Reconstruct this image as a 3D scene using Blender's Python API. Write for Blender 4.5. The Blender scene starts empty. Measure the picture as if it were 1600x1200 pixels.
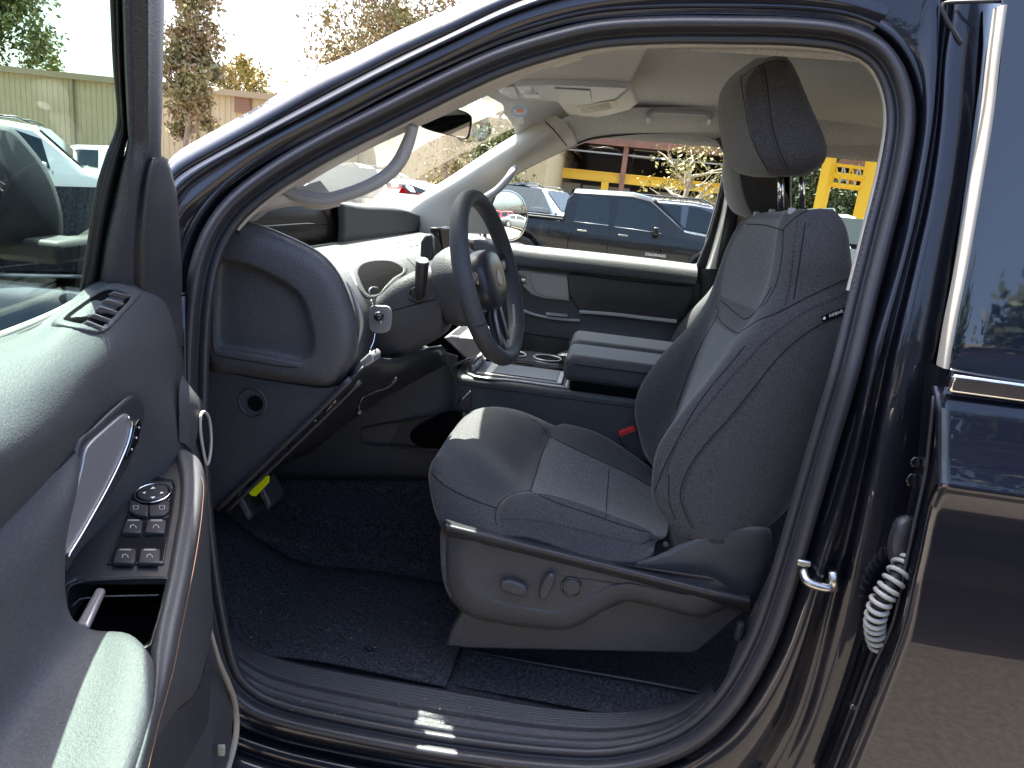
import bpy, bmesh, math, random
from mathutils import Vector, Matrix
from mathutils.bvhtree import BVHTree
random.seed(7)
R = math.radians
# ------------------------------------------------------------------ camera
FPX = 1150.0
YAW, PIT, ROLL = R(6.5), R(14.6), R(6.0)
CAM = Vector((0.0, -1.25, 1.6))
fw = Vector((-math.sin(YAW)*math.cos(PIT), math.cos(YAW)*math.cos(PIT), -math.sin(PIT)))
r0 = Vector((math.cos(YAW), math.sin(YAW), 0)); u0 = r0.cross(fw)
rt = r0*math.cos(ROLL)+u0*math.sin(ROLL); up = -r0*math.sin(ROLL)+u0*math.cos(ROLL)
sc = bpy.context.scene
col = sc.collection
cd = bpy.data.cameras.new('camera'); cam = bpy.data.objects.new('camera', cd); col.objects.link(cam)
cd.sensor_width = 36.0; cd.lens = 36.0*FPX/1600.0; cd.clip_start = 0.02; cd.clip_end = 2000
M = Matrix((rt, up, -fw)).transposed().to_4x4(); M.translation = CAM
cam.matrix_world = M
sc.camera = cam
# ------------------------------------------------------------------ light
SUN_EL, SUN_AZ = R(68), R(52)      # azimuth: turned from the car's nose (-X) towards its passenger side (+Y)
SD = Vector((-math.cos(SUN_EL)*math.cos(SUN_AZ), math.cos(SUN_EL)*math.sin(SUN_AZ), math.sin(SUN_EL)))
w = bpy.data.worlds.new('World'); sc.world = w; w.use_nodes = True
nt = w.node_tree; nt.nodes.clear()
sky = nt.nodes.new('ShaderNodeTexSky'); sky.sky_type = 'NISHITA'; sky.sun_disc = False
sky.sun_elevation = SUN_EL; sky.sun_rotation = math.atan2(SD.x, SD.y)
sky.air_density = 0.9; sky.dust_density = 5.0; sky.ozone_density = 1.0
bg = nt.nodes.new('ShaderNodeBackground'); bg.inputs[1].default_value = 0.095
wo = nt.nodes.new('ShaderNodeOutputWorld')
nt.links.new(sky.outputs[0], bg.inputs[0]); nt.links.new(bg.outputs[0], wo.inputs[0])
sl = bpy.data.lights.new('sun', 'SUN'); sl.energy = 4.2; sl.angle = R(0.5); sl.color = (1.0, 0.95, 0.86)
so = bpy.data.objects.new('sun', sl); col.objects.link(so)
so.rotation_euler = SD.to_track_quat('Z', 'Y').to_euler()
sc.view_settings.view_transform = 'Standard'; sc.view_settings.look = 'None'
sc.view_settings.gamma = 1.0; sc.view_settings.use_curve_mapping = False
sc.view_settings.exposure = 3.0
sc.cycles.use_denoising = True
sc.cycles.max_bounces = 12; sc.cycles.transparent_max_bounces = 16; sc.cycles.diffuse_bounces = 6
sc.cycles.caustics_reflective = False; sc.cycles.caustics_refractive = False
sc.cycles.sample_clamp_indirect = 8

# ------------------------------------------------------------------ mapping helpers (a viewing direction meets a real surface)
def ray(px, py): return (fw*FPX + rt*(px-800) - up*(py-600)).normalized()
def U(px, py, Y):
    d = ray(px, py); return CAM + d*((Y-CAM.y)/d.y)
def UX(px, py, X):
    d = ray(px, py); return CAM + d*((X-CAM.x)/d.x)
def UZ(px, py, Z):
    d = ray(px, py); return CAM + d*((Z-CAM.z)/d.z)
def lean(z): return max(0.0, z-1.36)*0.22
def S(px, py, off=0.0):                      # body side with its inward lean above the belt line
    p = U(px, py, off)
    for _ in range(8): p = U(px, py, lean(p.z)+off)
    return p
PHI = R(80); HG = Vector((-0.74, -0.03, 0))
DU = Vector((math.cos(PHI), -math.sin(PHI), 0)); DN = Vector((math.sin(PHI), math.cos(PHI), 0))
def plane_hit(px, py, P0, n):
    d = ray(px, py); return CAM + d*((P0-CAM).dot(n)/d.dot(n))
def D(px, py, wv): return plane_hit(px, py, HG+DN*wv, DN)      # open door: wv metres towards the cabin side
def DT(px, py, off=0.0):                     # the window part of the door leans with height
    p = D(px, py, off)
    for _ in range(12): p = D(px, py, off+max(0, p.z-1.36)*0.30)
    return p
def DP(px, py, z0, k, wv=0.0):               # top faces of the door's armrest: z = z0 - k t
    n = Vector((0, 0, 1))+DU*k
    return plane_hit(px, py, HG+Vector((0, 0, z0)), n)
def dl(t, wv, z): return HG + DU*t + DN*wv + Vector((0, 0, z))

def cr(P, n, closed=False):
    """Catmull-Rom through P, n samples per span"""
    P = [Vector(p) for p in P]; N = len(P); out = []
    if N == 1: return P
    for i in range(N if closed else N-1):
        if closed: a, b, c, d = P[(i-1) % N], P[i], P[(i+1) % N], P[(i+2) % N]
        else:
            b, c = P[i], P[i+1]; a = P[i-1] if i > 0 else b*2-c; d = P[i+2] if i+2 < N else c*2-b
        for k in range(n):
            t = k/n; t2 = t*t; t3 = t2*t
            out.append(0.5*((2*b)+(c-a)*t+(2*a-5*b+4*c-d)*t2+(3*b-a-3*c+d)*t3))
    if not closed: out.append(P[-1].copy())
    return out

GEO = {}
def tag(o, label=None, cat=None, group=None, kind=None):
    if label: o['label'] = label
    if cat: o['category'] = cat
    if group: o['group'] = group
    if kind: o['kind'] = kind
    return o
def thing(name, label, cat, loc=(0, 0, 0), rz=0.0, group=None):
    o = bpy.data.objects.new(name, None); o.empty_display_size = 0.2; col.objects.link(o)
    o.location = loc; o.rotation_euler = (0, 0, rz); return tag(o, label, cat, group)
def mk(name, V, F, mat, parent=None, smooth=True, thick=0, bev=0, sub=0, label=None, off=0, auto=None, seg=2):
    me = bpy.data.meshes.new(name)
    me.from_pydata([tuple(v) for v in V], [], [tuple(f) for f in F]); me.update()
    bm = bmesh.new(); bm.from_mesh(me); bmesh.ops.recalc_face_normals(bm, faces=bm.faces); bm.to_mesh(me); bm.free()
    mats = mat if isinstance(mat, (list, tuple)) else [mat]
    for m in mats: me.materials.append(m)
    if smooth: me.polygons.foreach_set('use_smooth', [True]*len(me.polygons))
    o = bpy.data.objects.new(name, me); col.objects.link(o)
    if parent: o.parent = parent
    if thick:
        m = o.modifiers.new('s', 'SOLIDIFY'); m.thickness = thick; m.offset = off
    if bev:
        m = o.modifiers.new('b', 'BEVEL'); m.width = bev; m.segments = seg; m.limit_method = 'ANGLE'; m.angle_limit = R(35); m.harden_normals = False
    if sub:
        m = o.modifiers.new('u', 'SUBSURF'); m.levels = sub; m.render_levels = sub
    if auto or bev:
        try: me.set_sharp_from_angle(angle=R(auto or 40))
        except Exception: pass
    if label: o['label'] = label
    GEO[o.name] = (V, F)
    return o
def cast(o, px, py, lift=0.001):
    if isinstance(o, str): V, F = GEO[o]
    else: V, F = GEO[o.name]
    key = id(V)
    if key not in GEO: GEO[key] = BVHTree.FromPolygons([tuple(v) for v in V], [tuple(f) for f in F])
    d = ray(px, py); h = GEO[key].ray_cast(CAM, d)
    if h[0] is None: return None
    return Vector(h[0]) - d*lift
def grid(rows, closed=False, caps=False):
    n = len(rows[0]); V = [p for r in rows for p in r]; F = []
    for i in range(len(rows)-1):
        for j in range(n if closed else n-1):
            a = i*n+j; b = i*n+(j+1) % n
            F.append((a, b, b+n, a+n))
    if caps:
        F.append(tuple(range(n))[::-1]); F.append(tuple((len(rows)-1)*n+j for j in range(n)))
    return V, F
def patch(name, rows, mat, parent, nu=5, nv=5, thick=0, off=0, mats=None, **k):
    rr = [cr(r, nu) for r in rows]
    cols = [cr([r[j] for r in rr], nv) for j in range(len(rr[0]))]
    rr = [[c[i] for c in cols] for i in range(len(cols[0]))]
    V, F = grid(rr)
    o = mk(name, V, F, mat, parent, thick=thick, off=off, **k)
    return o
def loft(name, loops, mat, parent, nu=5, nv=4, caps=True, smoothv=True, fn=None, **k):
    rr = [cr(l, nu, True) for l in loops]
    if smoothv and nv > 1:
        cols = [cr([r[j] for r in rr], nv) for j in range(len(rr[0]))]
        rr = [[c[i] for c in cols] for i in range(len(cols[0]))]
    V, F = grid(rr, True)
    n = len(rr[0])
    if caps:
        for base, r in ((0, rr[0]), ((len(rr)-1)*n, rr[-1])):
            c = sum(r, Vector())/n; ci = len(V); V.append(c)
            for j in range(n): F.append((base+j, base+(j+1) % n, ci))
    return mk(name, V, F, mat, parent, **k)
def tube(name, pts, r, mat, parent, n=8, cyc=False, caps=True, flat=1.0, nrm=None, **k):
    """sweep a circle (or ellipse flattened along nrm) through pts"""
    V = []; F = []; N = len(pts); pts = [Vector(p) for p in pts]
    last = None
    for i, p in enumerate(pts):
        a = pts[(i-1) % N] if (cyc or i > 0) else p; b = pts[(i+1) % N] if (cyc or i < N-1) else p
        t = (b-a).normalized()
        ref = Vector(nrm) if nrm is not None else (last if last is not None else (Vector((0, 0, 1)) if abs(t.z) < .9 else Vector((1, 0, 0))))
        e2 = (ref - t*ref.dot(t)).normalized(); e1 = t.cross(e2); last = e2
        rr = r[i] if isinstance(r, (list, tuple)) else r
        for q in range(n):
            an = 2*math.pi*q/n
            V.append(p + e1*math.cos(an)*rr + e2*math.sin(an)*rr*flat)
    for i in range(N if cyc else N-1):
        for q in range(n):
            a = i*n+q; b = i*n+(q+1) % n; c = ((i+1) % N)*n+(q+1) % n; d = ((i+1) % N)*n+q
            F.append((a, b, c, d))
    if caps and not cyc: F.append(tuple(range(n))); F.append(tuple((N-1)*n+q for q in range(n)))
    return mk(name, V, F, mat, parent, **k)
def prism(name, pts, vec, mat, parent, bev=0.004, smooth=True, **k):
    """outline pts (3D, roughly flat) extruded by vec"""
    n = len(pts); vec = Vector(vec)
    V = [Vector(p) for p in pts] + [Vector(p)+vec for p in pts]
    F = [tuple(range(n)), tuple(range(2*n-1, n-1, -1))] + [(i, (i+1) % n, n+(i+1) % n, n+i) for i in range(n)]
    return mk(name, V, F, mat, parent, smooth=smooth, bev=bev, auto=35, **k)
def box(name, lo, hi, mat, parent, bev=0.004, rot=None, **k):
    lo = Vector(lo); hi = Vector(hi)
    P = [Vector((x, y, lo.z)) for x, y in ((lo.x, lo.y), (hi.x, lo.y), (hi.x, hi.y), (lo.x, hi.y))]
    o = prism(name, P, (0, 0, hi.z-lo.z), mat, parent, bev=bev, **k)
    return o
def obox(name, c, ax, ay, az, mat, parent, bev=0.002, **k):
    """oriented box: centre and three half-extent vectors"""
    c = Vector(c); ax, ay, az = Vector(ax), Vector(ay), Vector(az)
    P = [c-ax-ay-az, c+ax-ay-az, c+ax+ay-az, c-ax+ay-az]
    return prism(name, P, az*2, mat, parent, bev=bev, **k)
def disc(name, c, nrm, r, h, mat, parent, n=28, bev=0.001, upv=None, **k):
    c = Vector(c); nrm = Vector(nrm).normalized(); e = Vector((0, 0, 1)) if abs(nrm.z) < .9 else Vector((1, 0, 0))
    a = nrm.cross(e).normalized(); b = nrm.cross(a)
    P = [c + a*math.cos(2*math.pi*i/n)*r + b*math.sin(2*math.pi*i/n)*r for i in range(n)]
    return prism(name, P, nrm*h, mat, parent, bev=bev, **k)
def ring(name, c, nrm, r, t, mat, parent, n=32, m=8, **k):
    c = Vector(c); nrm = Vector(nrm).normalized(); e = Vector((0, 0, 1)) if abs(nrm.z) < .9 else Vector((1, 0, 0))
    a = nrm.cross(e).normalized(); b = nrm.cross(a)
    P = [c + a*math.cos(2*math.pi*i/n)*r + b*math.sin(2*math.pi*i/n)*r for i in range(n)]
    return tube(name, P, t, mat, parent, n=m, cyc=True, nrm=nrm, **k)
def seam(name, o, pts, mat, parent, r=0.0009, lift=0.0006, n=6, dash=False, step=0.009):
    """a seam or a row of stitches laid on the surface of o along a line"""
    c = [p for p in cr([Vector((a, b, 0)) for a, b in pts], n)]
    P = [cast(o, p.x, p.y, lift) for p in c]; P = [p for p in P if p is not None]
    if len(P) < 2: return None
    if not dash: return tube(name, P, r, mat, parent, n=5)
    L = [0]
    for i in range(1, len(P)): L.append(L[-1]+(P[i]-P[i-1]).length)
    V = []; F = []; s = 0.0
    def at(s):
        for i in range(1, len(P)):
            if L[i] >= s: return P[i-1].lerp(P[i], (s-L[i-1])/max(1e-9, L[i]-L[i-1]))
        return P[-1]
    while s+step*.55 < L[-1]:
        a, b = at(s), at(s+step*.55); t = (b-a).normalized(); v = (CAM-a).normalized(); e = t.cross(v).normalized()*r; h = v*r*0.8
        k = len(V); V += [a-e, a+e, b+e, b-e, a-e+h, a+e+h, b+e+h, b-e+h]
        F += [(k+4, k+5, k+6, k+7), (k, k+1, k+5, k+4), (k+1, k+2, k+6, k+5), (k+2, k+3, k+7, k+6), (k+3, k, k+4, k+7)]
        s += step
    return mk(name, V, F, mat, parent, smooth=False)
def text(name, body, c, xd, yd, size, mat, parent, depth=0.0004, **k):
    """lettering: real letter shapes standing on a surface; xd reading direction, yd up"""
    cu = bpy.data.curves.new(name, 'FONT'); cu.body = body; cu.size = size; cu.extrude = depth; cu.align_x = 'CENTER'; cu.align_y = 'CENTER'
    tmp = bpy.data.objects.new(name, cu); col.objects.link(tmp)
    dg = bpy.context.evaluated_depsgraph_get(); me = bpy.data.meshes.new_from_object(tmp.evaluated_get(dg))
    bpy.data.objects.remove(tmp)
    xd = Vector(xd).normalized(); yd = Vector(yd); yd = (yd-xd*yd.dot(xd)).normalized(); zd = xd.cross(yd)
    me.transform(Matrix((xd, yd, zd)).transposed().to_4x4()); me.transform(Matrix.Translation(Vector(c)))
    me.name = name; me.materials.clear(); me.materials.append(mat)
    o = bpy.data.objects.new(name, me); col.objects.link(o); o.parent = parent
    return o

# ------------------------------------------------------------------ materials
def mat(name, c, rough=.5, metal=0, bump=0, scale=400, c2=None, cscale=40, coat=0, spec=.5, sheen=0, detail=2, emit=None, es=0, ior=1.5, kind='noise', stretch=None, coatr=.03):
    m = bpy.data.materials.new(name); m.use_nodes = True; n = m.node_tree; b = n.nodes['Principled BSDF']
    b.inputs['Base Color'].default_value = (*c, 1); b.inputs['Roughness'].default_value = rough; b.inputs['Metallic'].default_value = metal
    b.inputs['Coat IOR'].default_value = 1.42; b.inputs['Coat Weight'].default_value = coat; b.inputs['Coat Roughness'].default_value = coatr; b.inputs['Specular IOR Level'].default_value = spec; b.inputs['IOR'].default_value = ior
    if sheen: b.inputs['Sheen Weight'].default_value = sheen; b.inputs['Sheen Roughness'].default_value = .4
    tc = n.nodes.new('ShaderNodeTexCoord'); src = tc.outputs['Object']
    if stretch:
        mp = n.nodes.new('ShaderNodeMapping'); mp.inputs['Scale'].default_value = stretch; n.links.new(src, mp.inputs[0]); src = mp.outputs[0]
    if bump:
        if kind == 'voronoi':
            t = n.nodes.new('ShaderNodeTexVoronoi'); t.inputs['Scale'].default_value = scale; n.links.new(src, t.inputs['Vector']); out = t.outputs['Distance']
        elif kind == 'weave':
            a = n.nodes.new('ShaderNodeTexWave'); a.inputs['Scale'].default_value = scale; a.bands_direction = 'DIAGONAL'; a.inputs['Distortion'].default_value = 2.5; a.inputs['Detail'].default_value = 2; a.inputs['Detail Scale'].default_value = 3
            t = n.nodes.new('ShaderNodeTexNoise'); t.inputs['Scale'].default_value = scale*3; n.links.new(src, a.inputs[0]); n.links.new(src, t.inputs['Vector'])
            x = n.nodes.new('ShaderNodeMath'); x.operation = 'ADD'; n.links.new(a.outputs['Fac'], x.inputs[0]); n.links.new(t.outputs['Fac'], x.inputs[1]); out = x.outputs[0]
        else:
            t = n.nodes.new('ShaderNodeTexNoise'); t.inputs['Scale'].default_value = scale; t.inputs['Detail'].default_value = detail; n.links.new(src, t.inputs['Vector']); out = t.outputs['Fac']
        bp = n.nodes.new('ShaderNodeBump'); bp.inputs['Strength'].default_value = bump; bp.inputs['Distance'].default_value = .001 if scale > 100 else .01
        n.links.new(out, bp.inputs['Height']); n.links.new(bp.outputs[0], b.inputs['Normal'])
    if c2:
        t = n.nodes.new('ShaderNodeTexNoise'); t.inputs['Scale'].default_value = cscale; t.inputs['Detail'].default_value = 5; n.links.new(src, t.inputs['Vector'])
        rp = n.nodes.new('ShaderNodeValToRGB'); rp.color_ramp.elements[0].position = .35; rp.color_ramp.elements[1].position = .65
        rp.color_ramp.elements[0].color = (*c, 1); rp.color_ramp.elements[1].color = (*c2, 1)
        n.links.new(t.outputs['Fac'], rp.inputs[0]); n.links.new(rp.outputs[0], b.inputs['Base Color'])
    if emit: b.inputs['Emission Color'].default_value = (*emit, 1); b.inputs['Emission Strength'].default_value = es
    return m
def glassmat(name, tint, refl=1.0, rough=0.0, dirt=0):
    m = bpy.data.materials.new(name); m.use_nodes = True; n = m.node_tree; n.nodes.clear()
    o = n.nodes.new('ShaderNodeOutputMaterial'); mx = n.nodes.new('ShaderNodeMixShader'); tr = n.nodes.new('ShaderNodeBsdfTransparent'); gl = n.nodes.new('ShaderNodeBsdfGlossy')
    lw = n.nodes.new('ShaderNodeLayerWeight'); lw.inputs[0].default_value = .5
    pw = n.nodes.new('ShaderNodeMath'); pw.operation = 'POWER'; pw.inputs[1].default_value = 5.0; n.links.new(lw.outputs['Facing'], pw.inputs[0])
    fr = n.nodes.new('ShaderNodeMath'); fr.operation = 'MULTIPLY_ADD'; fr.inputs[1].default_value = .92*refl; fr.inputs[2].default_value = .06*refl; n.links.new(pw.outputs[0], fr.inputs[0])
    tr.inputs[0].default_value = (*tint, 1); gl.inputs['Roughness'].default_value = rough
    n.links.new(fr.outputs[0], mx.inputs[0]); n.links.new(tr.outputs[0], mx.inputs[1]); n.links.new(gl.outputs[0], mx.inputs[2])
    last = mx
    if dirt:
        df = n.nodes.new('ShaderNodeBsdfDiffuse'); df.inputs[0].default_value = (.7, .7, .68, 1); m2 = n.nodes.new('ShaderNodeMixShader')
        nz = n.nodes.new('ShaderNodeTexNoise'); nz.inputs['Scale'].default_value = 3; ml = n.nodes.new('ShaderNodeMath'); ml.operation = 'MULTIPLY'; ml.inputs[1].default_value = dirt
        n.links.new(nz.outputs['Fac'], ml.inputs[0]); n.links.new(ml.outputs[0], m2.inputs[0]); n.links.new(mx.outputs[0], m2.inputs[1]); n.links.new(df.outputs[0], m2.inputs[2]); last = m2
    n.links.new(last.outputs[0], o.inputs[0]); return m
MT = dict(
 paint=mat('black_metallic_paint', (.008, .010, .019), .40, .75, coat=1, spec=.5, ior=1.5, c2=(.014, .017, .032), cscale=700, coatr=.012),
 rubber=mat('rubber', (.035, .036, .045), .42, bump=.25, scale=700, spec=.6),
 rubber2=mat('rubber_matte', (.02, .02, .024), .6, bump=.2, scale=500),
 plas=mat('grained_plastic', (.038, .040, .047), .45, bump=.8, scale=420, kind='voronoi', c2=(.056, .058, .068), cscale=330),
 plasS=mat('smooth_dark_plastic', (.03, .031, .038), .35, bump=.1, scale=500),
 dash=mat('dash_pad', (.056, .057, .064), .5, bump=.8, scale=380, kind='voronoi', c2=(.078, .079, .088), cscale=300),
 leather=mat('soft_leather', (.052, .054, .061), .6, spec=.35, bump=.3, scale=420, kind='voronoi', c2=(.070, .073, .081), cscale=300),
 fab=mat('seat_fabric', (.036, .036, .041), .85, bump=1.0, scale=300, sheen=.3, c2=(.070, .070, .078), cscale=330),
 fabg=mat('seat_fabric_grey', (.075, .080, .086), .9, bump=1.2, scale=260, sheen=.3, c2=(.15, .155, .162), cscale=280),
 stitch=mat('stitch', (.02, .02, .026), .7), stitchO=mat('rust_stitch', (.12, .055, .03), .8), seamd=mat('seam_dark', (.008, .008, .01), .9),  # seamd: near-black for seams and joint lines
 head=mat('headliner_cloth', (.50, .485, .465), .95, bump=.6, scale=600, c2=(.66, .65, .62), cscale=220),
 trimb=mat('pale_trim', (.60, .56, .51), .6, bump=.3, scale=500), trimg=mat('grey_trim', (.42, .42, .44), .5, bump=.2, scale=400),
 silver=mat('satin_silver', (.34, .33, .35), .38, .55, bump=.15, scale=900), chrome=mat('chrome', (.75, .76, .78), .12, 1),
 steel=mat('steel', (.5, .5, .5), .3, 1), gloss=mat('gloss_black', (.01, .01, .012), .06, coat=.6),
 screen=mat('screen_glass', (.014, .010, .012), .3, spec=.03), carpet=mat('carpet', (.008, .009, .014), .98, bump=1, scale=220, c2=(.060, .062, .075), cscale=170),
 white=mat('white_print', (.8, .8, .8), .6), whitep=mat('white_paint', (.78, .78, .76), .25, coat=.7), red=mat('red_button', (.55, .03, .03), .4),
 yellow=mat('yellow_tag', (.75, .85, .0), .5), amber=mat('amber_print', (.8, .5, .15), .6), paper=mat('label_paper', (.75, .74, .6), .7), dirt=mat('grime', (.2, .17, .14), .8),
 cream=mat('sunlit_cream_strip', (.36, .34, .30), .55), bellow=mat('grey_rubber', (.42, .41, .38), .45), dark=mat('void_dark', (.004, .004, .005), .9, spec=.05),  # cream carries the sun on the rubber strips; the clip is pale itself
 glass=glassmat('door_glass', (.52, .70, .61), .9), wglass=glassmat('windshield_glass', (.88, .95, .88), 1.0, dirt=.03), pglass=glassmat('side_glass', (.84, .92, .88), .45, dirt=.008),
 dglass=glassmat('privacy_glass', (.02, .025, .03), 1.1), mirror=mat('mirror', (.9, .92, .92), .01, 1),
)
# ================================================================== THE CAR
car = thing('black_car', 'black SUV in the foreground with its driver door open, showing its dark cloth cabin', 'car', (0, 0, 0))
SEAL = [(308,480),(302,600),(304,720),(314,850),(330,960),(352,1050),(385,1092),(440,1118),(560,1145),(700,1170),(850,1188),(960,1190),(1060,1162),(1130,1105),(1185,1015),(1222,915),(1256,800),(1288,690),(1322,575),(1350,460),(1375,360),(1397,270),(1409,190),(1400,130),(1372,84),(1320,58),(1240,48),(1140,46),(1040,46),(940,52),(860,70),(780,96),(700,132),(600,182),(500,233),(420,282),(360,333),(325,395)]
C2 = [Vector((p.x, p.y)) for p in cr([Vector((a, b, 0)) for a, b in SEAL], 5, True)]
NC = len(C2); N2 = []
for i in range(NC):
    t = (C2[(i+2) % NC]-C2[(i-2) % NC]).normalized(); N2.append(Vector((t.y, -t.x)))
cen = sum(C2, Vector((0, 0)))/NC
if sum((C2[i]-cen).dot(N2[i]) for i in range(NC)) < 0: N2 = [-v for v in N2]
def ringloop(prof, dfun=None):
    rows = []
    for n_, d_ in prof:
        rows.append([S(C2[i].x+N2[i].x*n_, C2[i].y+N2[i].y*n_, d_) for i in range(NC)])
    return rows
# rubber seal all round the opening: inner rib and fat outer bulb
rows = ringloop([(-23, .045), (-24, .03), (-21, .018), (-15, .012), (-9, .016), (-6, .02), (-3, .012), (3, -.004), (10, -.012), (16, -.010), (21, .0), (23, .012), (22, .03)])
V, F = grid([list(x) for x in zip(*rows)] + [[r[0] for r in rows]])
seal = mk('door_seal', V, F, MT['rubber'], car)
# little fir-tree dimples pressed along the seal's flap on the rear pillar
for k in range(26):
    px = 1391-(k/25)*52; py = 235+(k/25)*215
    p = cast(seal, px-6, py, .0003)
    if p: disc('seal_dimple', p, (-.2, -1, .1), .0016, .0008, MT['rubber2'], seal, n=8, bev=0)
# painted flange round the seal
rows = ringloop([(20, .03), (24, .014), (30, .008), (34, .0), (38, -.002), (44, .002), (48, .006)])
V, F = grid([list(x) for x in zip(*rows)] + [[r[0] for r in rows]])
mk('door_aperture_flange', V, F, MT['paint'], car)

# ---- A-pillar and roof rail: stepped paint, seen along its length
def rail(L): return [(a, b) for a, b in L]
RX = [  # rows from the flange outward; every row runs from the mirror corner up over the roof
 [(262,420),(283,372),(322,322),(400,262),(500,207),(600,152),(700,103),(800,62),(900,34),(1000,24),(1150,22),(1300,30),(1362,52)],
 [(258,385),(280,335),(315,298),(400,236),(500,182),(600,130),(700,82),(800,37),(900,8),(1000,-4),(1150,-8),(1300,0),(1385,22)],
 [(255,372),(277,325),(312,288),(400,229),(500,175),(600,122),(700,73),(800,28),(900,-2),(1000,-14),(1150,-20),(1300,-14),(1395,6)],
 [(252,355),(270,305),(300,272),(400,217),(500,165),(600,113),(700,63),(800,18),(900,-14),(1000,-30),(1150,-40),(1300,-36),(1410,-18)],
 [(248,340),(262,292),(295,262),(400,204),(500,150),(600,98),(700,51),(800,4),(900,-30),(1000,-52),(1150,-66),(1300,-66),(1425,-50)],
 [(245,320),(262,277),(290,254),(400,198),(500,142),(600,92),(700,45),(800,-2),(900,-38),(1000,-62),(1150,-80),(1300,-80),(1440,-66)]]
RD = [.004, -.012, .010, -.004, .016, .012]
# steps: each row gives a crisp ridge; in between the sheet dips
rows = []
for r, d in zip(RX, RD): rows.append([S(a, b, d) for a, b in r])
rr = [cr(r, 6) for r in rows]
seq = [rr[0], [a.lerp(b, .5)+Vector((0, .006, 0)) for a, b in zip(rr[0], rr[1])], [a.lerp(b, .92) for a, b in zip(rr[0], rr[1])], rr[1], rr[2], [a.lerp(b, .5)+Vector((0, .004, 0)) for a, b in zip(rr[2], rr[3])], rr[3], [a.lerp(b, .5)+Vector((0, .006, 0)) for a, b in zip(rr[3], rr[4])], rr[4]]
V, F = grid(seq); mk('door_frame_channel', V, F, MT['paint'], car)
# outer pillar skin / roof side that looks at the sky
top = [(262,252),(275,240),(297,225),(400,168),(500,107),(562,79),(625,47),(687,20),(732,0),(830,-45),(1000,-120),(1150,-160),(1300,-170),(1440,-160)]
base = [(262,292),(272,280),(295,262),(400,204),(500,150),(560,119),(625,86),(700,51),(800,4),(900,-30),(1000,-52),(1150,-66),(1300,-66),(1425,-50)]
A = cr([S(a, b, .014) for a, b in base], 6); B = cr([S(a, b, .10) for a, b in top], 6)
mid = []
for a, b in zip(A, B):
    m = a.lerp(b, .35); mid.append(m + Vector((0, -.012, .004)))
A0 = [p+Vector((0, .012, -.004)) for p in A]
roofback = [p+Vector((0.10, .9, .075)) for p in B]; roofmid = [p+Vector((0.03, .12, .02)) for p in B]
V, F = grid([A0, A, mid, B, roofmid]); mk('pillar_skin', V, F, MT['paint'], car)
# roof panel over the cabin
rfr = [[Vector((x, y, 1.995+.03*(1-((y-.86)/.8)**2))) for y in (.26, .34, .6, .86, 1.12, 1.42, 1.6)] for x in (-.22, .1, .6, 1.2, 1.9, 2.6)]
for r in rfr:
    r[-1].z -= .05
patch('roof_panel', rfr, MT['paint'], car, 3, 3, thick=.004)

# ---- B-pillar jamb (between the seal and the rear door)
# columns: inner (near seal) -> ridge -> groove -> blue face -> edge by the rear door
BP = [
 (-60, [(1285,-60),(1400,-60),(1470,-60),(1485,-60),(1500,-60),(1550,-60),(1578,-60)]),
 (0,   [(1320,20),(1428,14),(1466,8),(1480,10),(1495,5),(1540,0),(1572,0)]),
 (90,  [(1424,100),(1440,96),(1463,92),(1471,90),(1480,90),(1530,90),(1560,90)]),
 (190, [(1434,190),(1442,190),(1456,190),(1463,190),(1474,190),(1526,190),(1548,190)]),
 (300, [(1414,300),(1424,300),(1438,300),(1446,300),(1460,300),(1512,300),(1530,300)]),
 (397, [(1394,397),(1404,397),(1416,397),(1424,397),(1440,397),(1494,397),(1512,397)]),
 (560, [(1348,560),(1358,560),(1372,560),(1384,560),(1404,560),(1464,560),(1490,560)]),
 (720, [(1310,720),(1322,720),(1336,720),(1350,720),(1372,720),(1440,720),(1475,720)]),
 (880, [(1256,880),(1270,880),(1290,880),(1312,880),(1340,880),(1400,880),(1440,880)]),
 (1020,[(1208,1020),(1224,1020),(1248,1020),(1275,1020),(1310,1020),(1362,1020),(1410,1020)]),
 (1130,[(1136,1130),(1160,1130),(1200,1130),(1240,1130),(1275,1130),(1325,1130),(1375,1130)]),
 (1230,[(1010,1230),(1060,1230),(1130,1230),(1180,1230),(1230,1230),(1280,1230),(1340,1230)]),
 (1330,[(960,1330),(1000,1330),(1060,1330),(1100,1330),(1150,1330),(1200,1330),(1260,1330)])]
BD = [.016, -.004, -.014, .014, -.012, -.008, .05]
rows = []
for y, cs in BP: rows.append([S(a, b, BD[i] + (0 if y < 500 or i not in (3,) else -.0)) for i, (a, b) in enumerate(cs)])
bp = patch('rear_pillar_panel', rows, MT['paint'], car, 4, 6)
# lower rocker below the seal
RK = [[S(250+k*95, 1040+[0, 30, 62, 84, 102, 116, 130, 140, 148, 150, 146][min(k, 10)] + o, d) for k in range(11)] for o, d in ((18, .006), (26, -.006), (40, -.012), (48, .004), (58, .006), (70, -.02), (84, -.03), (92, -.022), (112, -.05), (180, -.09), (300, -.10))]
patch('rocker_sill', RK, MT['paint'], car, 4, 3)
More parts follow.
